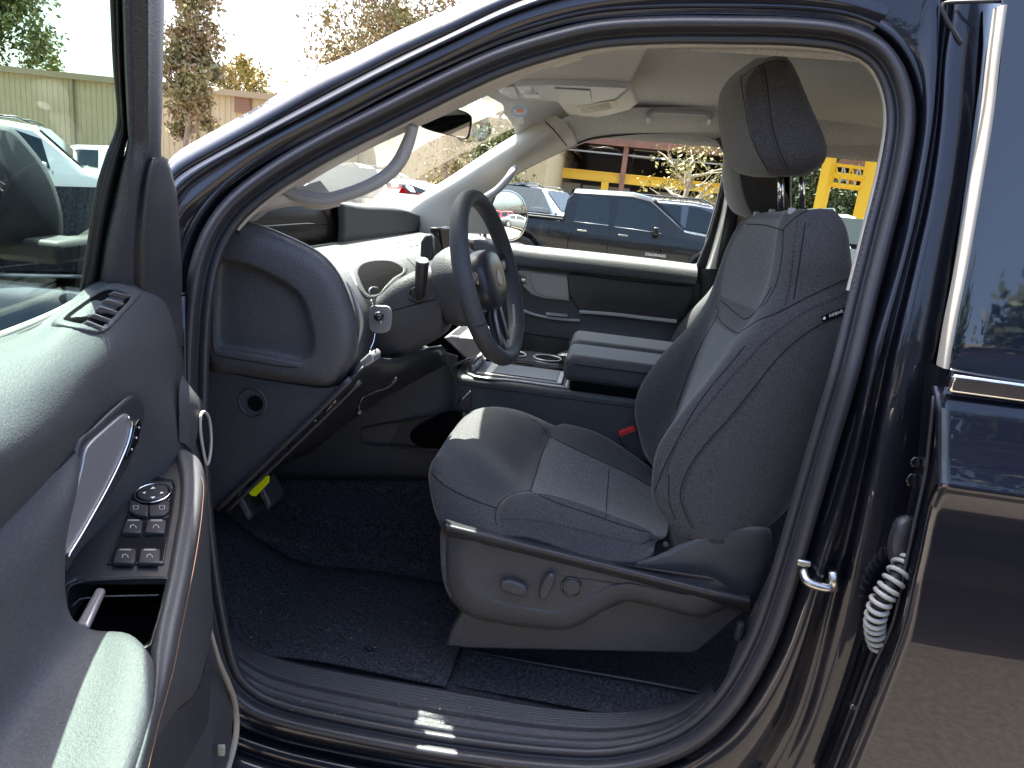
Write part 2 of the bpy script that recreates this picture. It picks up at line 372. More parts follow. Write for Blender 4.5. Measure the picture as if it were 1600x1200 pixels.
# fender / hinge pillar at the left
HP = [[S(a, b, d) for a, b, d in r] for r in (
 [(215,330,.10),(245,330,.02),(275,330,.0),(305,345,.01)],
 [(205,400,.10),(240,400,.02),(262,400,.0),(292,410,.01)],
 [(195,520,.10),(240,520,.02),(262,520,.0),(284,520,.01)],
 [(195,640,.10),(240,640,.02),(260,640,.0),(282,640,.01)],
 [(205,800,.10),(245,800,.02),(268,800,.0),(292,800,.01)],
 [(215,950,.10),(255,950,.02),(285,950,.0),(312,960,.01)],
 [(235,1100,.10),(275,1100,.02),(305,1100,.0),(350,1090,.01)],
 [(240,1230,.10),(285,1230,.02),(320,1230,.0),(370,1230,.01)])]
patch('hinge_pillar', HP, MT['paint'], car, 4, 4)
# ---- front fender and bonnet beyond the open door (seen through its glass)
hb = [[Vector((x, y, z)) for x, z in ((-2.2, 1.16), (-1.9, 1.26), (-1.5, 1.31), (-1.15, 1.34), (-.95, 1.36))] for y in (1.75, 1.3, .86, .4, .05)]
patch('bonnet', hb, MT['paint'], car, 3, 3, thick=.004)
fb = [[Vector((x, y, z)) for x in (-2.2, -1.8, -1.4, -1.05, -.80)] for y, z in ((.05, 1.335), (-.02, 1.31), (-.06, 1.2), (-.085, 1.0), (-.08, .8), (-.05, .5))]
for r in fb:
    for i, p in enumerate(r): p.z -= [.16, .07, .02, 0, 0][i] if p.z > 1.1 else 0
patch('front_fender', fb, MT['paint'], car, 3, 3, thick=.003)

# ---- rear door
rd = [(-40, [(1572,-60),(1575,-60),(1640,-60),(1760,-60)])]
# outer skin below the belt; section chosen so the shoulder looks up and the lower half looks level
SEC = [(1.262, -.052), (1.235, -.070), (1.20, -.078), (1.16, -.086), (1.12, -.094), (1.085, -.103), (1.070, -.106), (1.055, -.098), (1.03, -.092), (1.00, -.090), (.96, -.092), (.90, -.092), (.80, -.0905), (.66, -.088), (.52, -.083), (.42, -.075)]
edgeX = [(1.262, 1483, 612), (1.20, 1478, 660), (1.07, 1464, 765), (.96, 1443, 859), (.80, 1405, 1024), (.66, 1352, 1180), (.40, 1270, 1400)]
def ex(z):
    P = [(a, U(b, c, -.09).x) for a, b, c in edgeX]
    for i in range(len(P)-1):
        if P[i][0] >= z >= P[i+1][0]:
            f = (P[i][0]-z)/(P[i][0]-P[i+1][0]); return P[i][1]*(1-f)+P[i+1][1]*f
    return P[0][1] if z > P[0][0] else P[-1][1]
ZB = U(1540, 618, -.08).z; ZC = U(1485, 762, -.106).z
def zz(z): return ZB + (z-1.262)*(ZC-ZB)/(1.070-1.262) if z > 1.07 else ZC+(z-1.07)
rows = []
for z, y in SEC:
    x0 = ex(z)
    rows.append([Vector((x0+.004, y+.03, zz(z))), Vector((x0, y+.006, zz(z))), Vector((x0+.006, y, zz(z))), Vector((x0+.012, y-.0005, zz(z))), Vector((x0+.3, y-.002, zz(z))), Vector((x0+.9, y-.002, zz(z)))])
rr = [cr(r, 3) for r in rows]; cols = [cr([r[j] for r in rr], 3) for j in range(len(rr[0]))]; rr = [[c[i] for c in cols] for i in range(len(cols[0]))]
V, F = grid(rr); rear = mk('rear_door', V, F, MT['paint'], car)
# its front shut face with a sealing lip
er = []
for z in [1.30, 1.2, 1.1, 1.0, .9, .8, .7, .6, .5, .42]:
    x0 = ex(z); er.append([Vector((x0+.004, -.058, zz(z))), Vector((x0-.002, -.045, zz(z))), Vector((x0+.001, -.02, zz(z))), Vector((x0-.006, .0, zz(z))), Vector((x0+.03, .03, zz(z)))])
patch('shut_face', er, MT['paint'], rear, 3, 3)
lip = [Vector((ex(z)-.004, -.05+.01*(z < .8), zz(z))) for z in [1.24, 1.15, 1.07, 1.0, .9, .8, .7, .6, .5, .42]]
tube('shut_lip', cr(lip, 3), .0035, MT['rubber'], rear)
# chrome belt moulding
c0 = U(1484, 598, -.075); c1 = U(1640, 619, -.075)
obox('chrome_moulding', (c0+c1)/2, (c1-c0)/2, (0, .006, 0), (0, -.002, .0145), MT['chrome'], rear, bev=.004)
c0 = U(1487, 612, -.068); c1 = U(1640, 632, -.068)
obox('moulding_gap', (c0+c1)/2, (c1-c0)/2, (0, .006, 0), (0, 0, .002), MT['dark'], rear, bev=0)
# dark glossy window applique and rear glass
rows = [[S(a, b, d) for a, b, d in r] for r in (
 [(1566,-60,-.058),(1572,-60,-.066),(1620,-60,-.068),(1760,-60,-.068)],
 [(1560,90,-.058),(1566,90,-.066),(1620,90,-.068),(1760,90,-.068)],
 [(1546,200,-.058),(1552,200,-.066),(1620,200,-.068),(1760,200,-.068)],
 [(1512,400,-.058),(1518,400,-.066),(1610,400,-.068),(1760,400,-.068)],
 [(1486,545,-.058),(1491,545,-.066),(1600,545,-.068),(1760,560,-.068)],
 [(1482,588,-.052),(1486,588,-.060),(1600,600,-.062),(1760,616,-.062)])]
patch('rear_window', rows, mat('privacy_glass_gloss', (.010, .014, .026), .03, 0, spec=.8, coat=.4, bump=.02, scale=6), rear, 4, 5)
g0 = [S(1571,10,-.062), S(1560,90,-.062), S(1547,200,-.062), S(1513,400,-.062), S(1493,500,-.06), S(1480,575,-.056)]
rows = [[p+Vector((-.011*k0, .0+.006*k1, 0)) for p in cr(g0, 5)] for k0, k1 in ((0, -1), (.35, -2), (.75, -1), (.85, 3))]
V, F = grid(rows); mk('window_weatherstrip', V, F, MT['cream'], rear)  # rubber strip, coloured pale for the sun on it
# the strip's joint and drip corner at the roof
tube('drip_channel', cr([S(1650,1,-.055), S(1545,2,-.05), S(1482,4,-.02), S(1472,12,-.018), S(1480,32,-.018), S(1492,52,-.018), S(1502,68,-.016)], 5), .0032, MT['rubber2'], car, n=8)
# black gap between the pillar face and the rear door
gp = [[S(a+o, b, d) for a, b in ((1537,17),(1536,90),(1522,200),(1494,400),(1476,500),(1462,580))] for o, d in ((-1, -.012), (6, .03), (34, .04))]
patch('shut_gap', gp, MT['rubber2'], car, 4, 2)

# ---- striker, wiring bellows, hinge bolts and plugs on the pillar
q = U(1285, 908, -.02)
disc('striker_plate', U(1290, 903, -.006), (0, -1, 0), .026, .005, MT['dark'], car, n=20)
tube('door_striker', cr([U(1254,884,.0), U(1257,900,-.02), U(1264,910,-.03), U(1290,918,-.03), U(1297,914,-.02), U(1294,902,0)], 5), .0082, MT['steel'], car, n=10)
box('striker_bracket', U(1256,880,-.012)-Vector((.012,.004,.006)), U(1256,880,-.012)+Vector((.012,.004,.006)), MT['steel'], car, bev=.003)
tube('striker_bolt', [U(1301,893,-.025), U(1302,922,-.025)], .0075, MT['steel'], car, n=10)
bl = cr([U(1424,840,-.004), U(1418,870,-.02), U(1398,905,-.045), U(1376,940,-.052), U(1367,972,-.045), U(1370,1000,-.03), U(1381,1024,-.01)], 12)
tube('wiring_boot_core', bl, .011, MT['rubber2'], car, n=12)
o = loft('wiring_boot', [[S(a, b, d) for a, b in ((1398,812),(1424,806),(1434,830),(1432,868),(1416,892),(1392,880),(1386,850))] for d in (.0, -.014)] + [[S(1412+(a-1412)*.6, 850+(b-850)*.7, -.03) for a, b in ((1398,812),(1424,806),(1434,830),(1432,868),(1416,892),(1392,880),(1386,850))]], MT['rubber'], car)
for k in range(14):
    i = 14+int(k*(len(bl)-20)/14); p = bl[i]; t = (bl[i+1]-bl[i-1]).normalized()
    ring('bellows_rib', p, t, (.0165-.0002*k), .0042, MT['bellow'], o, n=20, m=8)
for k, (a, b, r_) in enumerate(((1428,720,.010), (1446,728,.008), (1424,748,.013), (1438,752,.007), (1440,772,.006))):
    disc('hinge_bolt', U(a, b, -.004), (-.1, -1, .1), r_, .012, MT['gloss'], car, n=6 if k % 2 == 0 else 16, bev=.002)
disc('pillar_plug', U(1334, 1104, -.004), (-.1, -1, .2), .010, .006, MT['rubber'], car, n=18, bev=.002)
disc('pillar_bolt', U(1332, 1103, -.011), (-.1, -1, .2), .0055, .006, MT['steel'], car, n=6, bev=.001)
disc('pillar_plug', U(1262, 1175, -.006), (-.1, -1, .2), .009, .006, MT['rubber'], car, n=18, bev=.002)
box('seat_belt_anchor', U(1156, 992, .16)-Vector((.010, .01, .012)), U(1156, 978, .16)+Vector((.010, .01, .012)), MT['plas'], car, bev=.006)
# ---- inner pale lip and driver pillar trim
rows = ringloop([(-20, .05), (-24, .045), (-27, .05), (-29, .07)])
idx = [i for i in range(NC)]
# only the upper part (headliner lip) is pale: from the pillar foot over the top and down behind the seat
sel = [i for i in range(NC) if C2[i].y < 345 or (C2[i].x > 1340 and C2[i].y < 470)]
start = next(i for i in range(NC) if i in sel and (i-1) % NC not in sel)
seq = [(start+k) % NC for k in range(len(sel))]
V, F = grid([[r[i] for i in seq] for r in rows]); mk('headliner_lip', V, F, MT['trimb'], car)
# ================================================================== DRIVER DOOR (open)
def DR(rows): return [[D(a, b, c_) for a, b, c_ in r] for r in rows]
rows = DR([
 [(-60,545,-.01),(0,528,-.01),(60,506,-.01),(105,474,-.01),(140,446,-.01),(168,434,-.01),(205,434,-.008),(242,444,-.01),(258,458,-.01)],
 [(-60,560,.004),(0,543,.004),(60,520,.004),(110,486,.004),(148,452,.004),(170,440,.004),(205,439,.004),(244,449,.0),(262,466,-.005)],
 [(-60,600,.042),(0,576,.042),(60,550,.040),(112,522,.038),(156,498,.036),(190,478,.034),(218,466,.028),(250,466,.018),(270,484,.0)],
 [(-60,665,.085),(0,640,.083),(60,612,.080),(112,588,.074),(160,560,.066),(200,540,.052),(236,525,.042),(264,520,.026),(282,530,.0)],
 [(-60,750,.112),(0,722,.108),(60,690,.098),(112,655,.082),(160,630,.062),(200,610,.056),(242,600,.046),(270,596,.03),(291,598,.0)],
 [(-60,850,.085),(0,802,.080),(60,748,.070),(112,702,.058),(160,664,.046),(204,640,.046),(246,650,.048),(280,655,.045),(304,662,.035)],
 [(-60,940,.020),(0,880,.022),(60,830,.026),(112,790,.028),(160,744,.030),(210,712,.034),(256,706,.046),(292,712,.05),(318,720,.05)],
 [(-60,1040,.01),(0,980,.01),(60,930,.01),(112,890,.01),(160,870,.01),(215,860,.02),(265,860,.04),(305,850,.06),(328,850,.055)],
 [(-60,1160,.01),(0,1100,.01),(60,1060,.01),(112,1040,.01),(160,1030,.01),(215,1030,.02),(262,1040,.05),(305,1010,.075),(334,985,.07)],
 [(-60,1300,.01),(0,1260,.01),(60,1250,.01),(112,1250,.01),(160,1250,.01),(215,1200,.03),(270,1150,.06),(330,1110,.09),(364,1096,.10)],
 [(-60,1500,.01),(0,1460,.01),(60,1450,.01),(112,1450,.01),(160,1450,.01),(215,1400,.03),(270,1330,.06),(320,1290,.09),(346,1280,.10)]])
door = patch('driver_door', rows, MT['leather'], car, 4, 5)
# outer shell of the door: closed box with thickness
sh = []
for z, y in ((1.365, -.028), (1.33, -.10), (1.2, -.125), (1.0, -.13), (.7, -.125), (.45, -.11), (.44, -.0)):
    sh.append([dl(t, y + (.03 if t < .01 else 0), z) for t in (0.0, .02, .3, .7, 1.08, 1.12)])
patch('outer_skin', sh, MT['paint'], door, 3, 3, thick=.003)
fe = [[dl(.0, yy, z) for yy in (-.11, -.07, -.02, .0)] for z in (1.36, 1.2, 1.0, .8, .6, .45)]
patch('front_edge_face', fe, MT['paint'], door, 2, 2, thick=.003)
re_ = [[dl(1.10, yy, z) for yy in (-.11, -.03, .03)] for z in (1.36, 1.1, .8, .45)]
patch('latch_edge_face', re_, MT['paint'], door, 2, 2, thick=.003)
# ---- window frame: inner post, rubber channel, garnish
def DTR(rows): return [[DT(a, b, c_) for a, b, c_ in r] for r in rows]
rows = DTR([
 [(170,-60,-.040),(180,-60,-.030),(186,-60,-.036)],
 [(174,0,-.040),(184,0,-.030),(190,0,-.036)],
 [(178,100,-.040),(187,100,-.030),(194,100,-.036)],
 [(185,190,-.040),(192,190,-.030),(199,190,-.036)],
 [(179,215,-.040),(192,212,-.030),(200,212,-.036)],
 [(166,250,-.040),(180,250,-.030),(192,250,-.036)],
 [(152,305,-.040),(166,305,-.030),(178,305,-.036)],
 [(138,380,-.040),(152,380,-.030),(165,380,-.036)],
 [(126,465,-.040),(140,465,-.030),(153,465,-.036)]])
fr = patch('window_channel', rows, MT['rubber2'], door, 5, 4)
rows = DTR([
 [(184,-60,-.040),(190,-60,-.018),(199,-60,-.014),(202,-60,-.020),(232,-60,-.006),(234,-60,-.012),(250,-60,-.02),(257,-60,-.045)],
 [(188,0,-.040),(193,0,-.018),(201,0,-.014),(204,0,-.020),(231,0,-.006),(233,0,-.012),(251,0,-.02),(257,0,-.045)],
 [(192,100,-.040),(196,100,-.018),(203,100,-.014),(206,100,-.020),(231,100,-.006),(233,100,-.012),(250,100,-.02),(255,100,-.045)],
 [(197,190,-.040),(200,190,-.018),(206,190,-.014),(209,190,-.020),(231,190,-.006),(233,190,-.012),(249,190,-.02),(253,190,-.045)],
 [(198,225,-.040),(201,225,-.018),(206,225,-.014),(209,225,-.020),(231,225,-.006),(233,225,-.012),(248,225,-.02),(252,225,-.045)],
 [(186,265,-.040),(192,265,-.018),(202,265,-.012),(206,265,-.012),(222,265,-.006),(226,265,-.012),(246,265,-.02),(252,262,-.045)],
 [(172,320,-.040),(180,320,-.018),(196,320,-.008),(202,320,-.006),(214,320,-.004),(218,320,-.016),(240,320,-.02),(250,320,-.045)],
 [(160,380,-.040),(168,380,-.018),(190,380,-.006),(198,380,-.004),(209,380,-.002),(213,380,-.016),(236,380,-.02),(248,380,-.045)],
 [(148,465,-.040),(156,465,-.018),(184,465,-.006),(196,465,-.004),(208,465,-.002),(212,465,-.016),(236,465,-.02),(248,465,-.045)]])
patch('window_post', rows, MT['plas'], door, 3, 4)
rows = DTR([
 [(233,247,-.012),(240,245,-.004),(252,247,-.002),(262,253,-.006),(268,266,-.03)],
 [(226,266,-.010),(236,262,.000),(254,262,.002),(266,270,-.002),(272,284,-.03)],
 [(219,300,-.008),(232,300,.004),(254,300,.006),(271,300,.000),(277,306,-.03)],
 [(212,360,-.006),(228,360,.006),(252,360,.008),(274,360,.002),(281,364,-.03)],
 [(209,420,-.006),(228,420,.008),(254,420,.010),(277,420,.003),(285,424,-.03)],
 [(209,475,-.006),(230,475,.010),(258,475,.012),(281,475,.004),(288,480,-.03)],
 [(215,540,-.006),(236,540,.012),(262,540,.014),(284,540,.005),(291,545,-.03)]])
patch('mirror_sail_cover', rows, MT['plas'], door, 4, 4)
# frame over the glass and behind it, beyond the picture
ft = [DT(215, -60, -.03)]; P0 = ft[0]
def dco(p): q = p-HG; return q.dot(DU), q.dot(DN), q.z
t0, w0, z0_ = dco(P0)
tube('window_header', cr([P0, dl(t0+.12, w0+.01, z0_+.03), dl(t0+.35, w0+.015, z0_+.045), dl(.98, w0+.01, z0_+.02), dl(1.05, .05, 1.6), dl(1.08, -.01, 1.34)], 6), .022, MT['plas'], door, n=10, flat=.6)
tube('glass_run_lip', cr([DT(174, -40, -.036), DT(180, 100, -.036), DT(186, 190, -.036), DT(168, 245, -.036), DT(152, 303, -.036), DT(128, 455, -.036)], 6), .0028, MT['rubber2'], door)
gl = DTR([[(-130,-80,-.045),(0,-80,-.045),(100,-80,-.045),(186,-80,-.045)], [(-130,60,-.045),(0,60,-.045),(100,60,-.045),(190,60,-.045)], [(-130,190,-.045),(0,190,-.045),(100,190,-.045),(194,190,-.045)], [(-130,300,-.045),(0,300,-.045),(80,300,-.045),(168,300,-.045)], [(-130,400,-.045),(0,400,-.045),(80,400,-.045),(150,400,-.045)], [(-130,570,-.045),(0,535,-.045),(60,515,-.045),(150,462,-.045)]])
patch('door_glass', gl, MT['glass'], door, 3, 3)
tube('belt_sweep', cr([D(-60,548,-.018), D(0,527,-.018), D(60,503,-.018), D(100,484,-.018), D(126,468,-.018)], 5), .0045, MT['cream'], door, flat=1.5, nrm=(0, 0, 1))  # belt seal in a pale tone for the light it catches
tube('belt_lip', cr([D(-60,556,-.010), D(0,535,-.010), D(60,510,-.010), D(104,486,-.010), D(132,462,-.010)], 5), .004, MT['rubber2'], door, nrm=(0, 0, 1))
# exterior mirror, seen through the glass
ml = [(-60,196),(0,196),(22,204),(48,232),(70,262),(86,296),(95,330),(97,356),(92,376),(60,381),(0,384),(-60,386)]
loops = [[D(a, b, w_) for a, b in [(20+(x-20)*s, 300+(y-300)*s) for x, y in ml]] for w_, s in ((-.34, .85), (-.30, 1.0), (-.22, 1.02), (-.19, 1.0), (-.175, .92))]
loft('door_mirror', loops, MT['rubber2'], door, 3, 3)
obox('mirror_arm', D(70, 388, -.17), DU*.05, DN*.05, Vector((0, 0, .018)), MT['rubber2'], door, bev=.01)
# ---- demister vent on top of the pad
vo = [(84,503),(122,474),(162,449),(187,447),(211,455),(216,464),(190,492),(160,520),(128,517),(92,510)]
vc = (152, 484)
def vw(a, b, base): return D(a, b, base)
def sw(px, py, lift=.0):
    p = cast(door, px, py, 0)
    return (p if p is not None else D(px, py, .03)) + DN*lift*.6 + Vector((0, 0, lift*.8))
Lo = [[sw(vc[0]+(a-vc[0])*s, vc[1]+(b-vc[1])*s, l) for a, b in vo] for s, l in ((1.04, -.002), (1.02, .0035), (.97, .0045), (.80, .0035), (.77, .0005), (.76, -.006))]
loft('demister_vent_bezel', Lo, MT['leather'], door, 3, 2, caps=False)
loft('demister_vent_shade', [[sw(vc[0]+(a-vc[0])*.77, vc[1]+(b-vc[1])*.77, l) for a, b in vo] for l in (.0012, .0018)], MT['dark'], door, 3, 1)  # black sheet on the pad stands for the shaded opening
for k in range(5):
    a = Vector((168-k*10.5, 461+k*11.5)); b = a+Vector((27+k*.3, 6+k*1.2))
    p, q = sw(a.x, a.y, .003), sw(b.x, b.y, .003); obox('vent_slat', (p+q)/2+DN*.002, (q-p)/2, DN*.0045+Vector((0, 0, .003)), (q-p).cross(DN).normalized()*.0006, MT['silver'], door, bev=.0004)
# ---- handle bezel and satin plate
def lay(nm, pts, w_, th, m, bev=.002, par=None, **k): return prism(nm, [D(a, b, w_) for a, b in pts], -DN*th, m, par or door, bev=bev, **k)
bz = [(122,700),(150,669),(185,636),(207,619),(219,622),(227,636),(226,660),(216,692),(200,733),(178,773),(150,815),(125,860),(104,895),(100,860),(112,800)]
pl = [(137,700),(166,671),(194,648),(203,650),(205,662),(200,687),(186,722),(167,760),(146,800),(126,836),(106,868),(104,840),(114,790),(128,735)]
o = lay('pull_bezel', [(p.x, p.y) for p in cr([Vector((a, b, 0)) for a, b in bz], 4, True)], .062, .03, MT['plasS'], .004)
lay('satin_plate', [(p.x, p.y) for p in cr([Vector((a, b, 0)) for a, b in pl], 4, True)], .0655, .01, MT['silver'], .0015)
tube('bright_strip', cr([D(200,652,.067), D(206,660,.067), D(201,689,.067), D(187,724,.067), D(168,763,.067), D(146,803,.067), D(126,838,.067), D(106,870,.067)], 5), .0017, MT['chrome'], door)
lk = [(218,655),(221,662),(217,690),(208,706),(200,718),(198,712),(206,690),(212,664)]
l_ = lay('lock_switch', lk, .0675, .006, MT['gloss'], .001)
for a, b in ((217,668),(213,684),(206,702)): disc('lock_mark', D(a, b, .0685), DN, .0016, .0006, MT['white'], l_, n=8, bev=0)
# ---- bolster flowing into the armrest pad
AZ, AK = 1.172, .2
def q3(a, b, w_): return D(a, b, w_) if w_ < 5 else DP(a, b, AZ+(w_-10), AK)
rows = [[q3(*p) for p in r] for r in (
 [(126,700,.050),(122,760,.052),(104,850,.055),(106,950,.060),(140,985,9.985),(200,992,9.985),(236,1028,9.975),(236,1040,9.93)],
 [(124,700,.058),(118,764,.075),(100,856,.080),(102,956,.086),(140,987,10.0),(204,994,10.0),(239,1032,9.99),(238,1058,9.94)],
 [(90,733,.058),(78,824,.080),(66,930,.085),(78,1020,.095),(134,1040,10.003),(210,1030,10.004),(241,1056,9.99),(240,1098,9.93)],
 [(40,776,.058),(24,880,.080),(14,995,.085),(36,1090,.095),(108,1120,10.003),(196,1110,10.004),(236,1110,9.99),(232,1160,9.93)],
 [(-50,855,.058),(-70,960,.080),(-80,1090,.085),(-40,1190,.095),(50,1230,10.0),(160,1220,10.0),(206,1210,9.99),(206,1270,9.93)],
 [(-150,940,.058),(-190,1060,.080),(-200,1190,.085),(-160,1300,.095),(-40,1350,10.0),(80,1350,10.0),(150,1330,9.99),(160,1400,9.93)])]
arm = patch('armrest', rows, MT['leather'], door, 5, 5)
tube('pad_seam', cr([D(124,699,.0585), D(90,732,.0585), D(40,775,.0585), D(-50,854,.0585)], 5), .0012, MT['seamd'], arm)
# ---- switch pod
PZ, PK = 1.150, .2
def W(a, b, dz=0): return DP(a, b, PZ+dz, PK)
pod = [(205,748),(228,724),(256,709),(286,706),(305,715),(302,760),(292,820),(276,905),(262,903),(120,903),(100,915),(100,885),(122,865),(150,822),(180,783)]
o = prism('switch_pod', [W(a, b) for a, b in pod], (0, 0, -.012), MT['plasS'], door, bev=.003)
pan = [(210,745),(240,742),(272,747),(276,757),(270,800),(256,880),(167,880),(182,840),(200,790)]
panel = prism('switch_panel', [W(a, b, .0035) for a, b in pan], (0, 0, -.006), MT['plasS'], door, bev=.0015)
prism('panel_face', [W(240+(a-240)*.95, 812+(b-812)*.97, .0042) for a, b in pan], (0, 0, -.004), MT['gloss'], panel, bev=.0008)
dk = W(239, 770, .007); nrm = (Vector((0, 0, 1))+DU*PK).normalized()
rd_ = (W(266, 770)-W(212, 770)).length/2
ring('dial_ring', dk, nrm, rd_, .0014, MT['chrome'], panel, n=36)
disc('mirror_dial', dk-nrm*.003, nrm, rd_*.86, .005, MT['plasS'], panel, n=30, bev=.0015)
for dx, dy in ((0, -1), (0, 1), (-1, 0), (1, 0)):
    c_ = W(239+dx*13, 770+dy*7, .0105); e1 = DU*dy*-.0 + (DU if dy else DN)*0
    a_ = (W(239+dx*17, 770+dy*9.5, .0105)-c_); b_ = a_.cross(nrm)
    prism('dial_arrow', [c_+a_, c_-a_*.3+b_*.8, c_-a_*.3-b_*.8], nrm*.0004, MT['white'], panel, bev=0)
def btn(nm, q, icon, h=.0085, par=None):
    b_ = prism(nm, [W(a, b, h) for a, b in q], (0, 0, -.006), MT['plasS'], panel, bev=.0015)
    return b_
btn('lock_rocker', [(216,750),(268,752),(271,764),(262,762),(240,755),(222,760),(212,766)], 0, .0065)
btn('fold_button', [(202,781),(212,783),(222,788),(231,789),(231,806),(212,804),(201,798)], 0)
btn('fold_button', [(233,789),(246,788),(256,783),(265,780),(264,798),(256,804),(233,806)], 0)
WS = [[(197,812),(223,812),(220,832),(190,832)], [(230,812),(260,812),(257,832),(226,832)], [(183,857),(212,857),(209,879),(176,879)], [(220,857),(250,857),(248,879),(215,879)]]
for q in WS:
    s_ = btn('window_switch', q, 0, .0095)
    cx = sum(a for a, b in q)/4; cy = sum(b for a, b in q)/4
    obox('switch_top_mark', W(cx+1, cy-9, .0102), (W(cx+9, cy-9)-W(cx-9, cy-9))/2, (W(cx, cy-7.5)-W(cx, cy-10))/2, (0, 0, .0003), MT['silver'], s_, bev=0)
    P = [W(cx-4, cy+3, .0102), W(cx-3, cy-1, .0102), W(cx+1, cy-2.5, .0102), W(cx+5, cy+1, .0102), W(cx+5, cy+3, .0102)]
    tube('window_icon', P, .0004, MT['white'], s_, n=4)
for cx, cy in ((212, 793), (253, 793)):
    P = [W(cx-4, cy-3, .0092), W(cx+4, cy-3, .0092), W(cx+4, cy+2, .0092), W(cx-3, cy+3, .0092)]
    tube('mirror_icon', P, .0004, MT['white'], panel, n=4, cyc=True)
# ---- padded rail and the side of the armrest
def RAIL(r): return [W(r[0][0], r[0][1], .0), W(r[1][0], r[1][1], .012), W(r[2][0], r[2][1], .006), W(r[3][0], r[3][1], -.012), D(r[4][0], r[4][1], r[4][2]), D(r[5][0], r[5][1], r[5][2])]
rows = [RAIL(r) for r in (
 [(262,706),(272,700),(286,702),(300,710),(312,724,.07),(318,740,.055)],
 [(270,712),(280,706),(296,708),(312,720),(320,745,.085),(326,790,.065)],
 [(280,745),(288,738),(302,735),(316,745),(323,800,.10),(328,870,.075)],
 [(280,790),(288,782),(301,778),(314,788),(323,850,.11),(331,925,.09)],
 [(270,850),(279,842),(292,838),(305,848),(318,895,.125),(333,955,.10)],
 [(258,915),(267,908),(280,905),(292,918),(308,960,.14),(331,990,.11)],
 [(244,975),(253,970),(266,968),(279,982),(298,1015,.155),(322,1030,.12)],
 [(236,1020),(246,1016),(257,1018),(270,1030),(288,1060,.17),(308,1078,.135)],
 [(238,1065),(244,1064),(250,1070),(258,1080),(266,1105,.18),(276,1118,.12)],
 [(232,1110),(238,1110),(242,1116),(246,1122),(250,1135,.20),(248,1150,.14)],
 [(205,1200),(212,1200),(220,1205),(224,1212),(226,1225,.22),(222,1240,.16)])]
rail_o = patch('armrest_rail', rows, MT['leather'], door, 4, 4)
tube('rail_stitching', cr([W(r_[0]+2, r_[1]+2, -.0085) for r_ in ((300,720),(315,750),(314,795),(306,855),(293,925),(280,988),(271,1036),(258,1086),(246,1128),(226,1215))], 6), .0005, MT['stitchO'], door, n=4)
# ---- storage bin behind the switches with its pull bar
bn = [(108,920),(124,912),(150,908),(250,905),(260,911),(256,930),(240,985),(225,1010),(150,1010),(120,985),(106,950)]
rim = [[W(185+(a-185)*s, 955+(b-955)*s2, dz) for a, b in bn] for s, s2, dz in ((1.06, 1.1, .001), (1.03, 1.06, .004), (1.0, 1.0, .002), (.99, .98, -.02), (.97, .97, -.09))]
o = loft('storage_bin', rim, MT['plasS'], door, 3, 3, caps=False)
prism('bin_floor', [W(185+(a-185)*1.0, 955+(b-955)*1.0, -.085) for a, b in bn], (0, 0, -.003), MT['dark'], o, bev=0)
tube('bin_ledge', [W(112, 948, -.012), W(125, 936, -.012), W(160, 932, -.012), W(248, 930, -.012)], .0012, MT['plas'], o)
pb = (W(158,917,.004), W(128,976,.012)); prism('pull_bar', [pb[0]+DN*-.006, pb[0]+DN*.006, pb[1]+DN*.008, pb[1]+DN*-.008], (0, 0, -.01), MT['silver'], door, bev=.004, seg=3)
# ---- front lower pocket and edge trims
rows = DR([[(236,1128,.16),(262,1118,.15),(290,1100,.135),(310,1076,.125),(324,1030,.11)], [(232,1160,.14),(256,1150,.13),(284,1128,.12),(312,1096,.10),(332,1040,.09)], [(225,1260,.10),(250,1240,.10),(284,1200,.10),(320,1140,.09),(344,1080,.08)]])
patch('map_pocket', rows, MT['plas'], door, 4, 4)
es = [(324,960,-.0),(333,1000,-.01),(343,1035,-.02),(356,1066,-.03),(366,1095,-.035),(370,1130,-.04),(366,1165,-.04),(352,1215,-.04)]
P = cr([D(a, b, .105) for a, b, w_ in es], 5); tube('door_edge_strip', P, [.0015+.0030*min(1, i/14) for i in range(len(P))], MT['cream'], door, n=10, flat=1.4)  # door edge rubber painted pale as if sunlit
obox('edge_clip', D(346, 1172, .11), DN*.007, DU*.004, Vector((0, 0, .012)), MT['cream'], door, bev=.003)
rows = DR([[(284,586,.03),(296,602,.04),(308,617,.045),(321,632,.04)], [(280,610,.044),(296,622,.052),(307,634,.054),(316,648,.05)], [(280,650,.052),(292,662,.056),(301,670,.058),(309,676,.054)], [(280,690,.05),(290,694,.056),(296,700,.058),(302,708,.055)]])
patch('front_corner_trim', rows, MT['leather'], door, 4, 4)
c_ = D(320, 685, -.01)
P = [D(a, b, .058) for a, b in ((314,648),(320,644),(327,655),(330,685),(328,712),(323,726),(317,700),(313,670))]
tube('pale_oval_rim', cr(P, 4, True), .0028, MT['bellow'], door, cyc=True)  # oval loop in a pale tone for its lit edge; not a lamp
prism('oval_rim_infill', cr(P, 3, True), -DN*.004, MT['gloss'], door, bev=0)
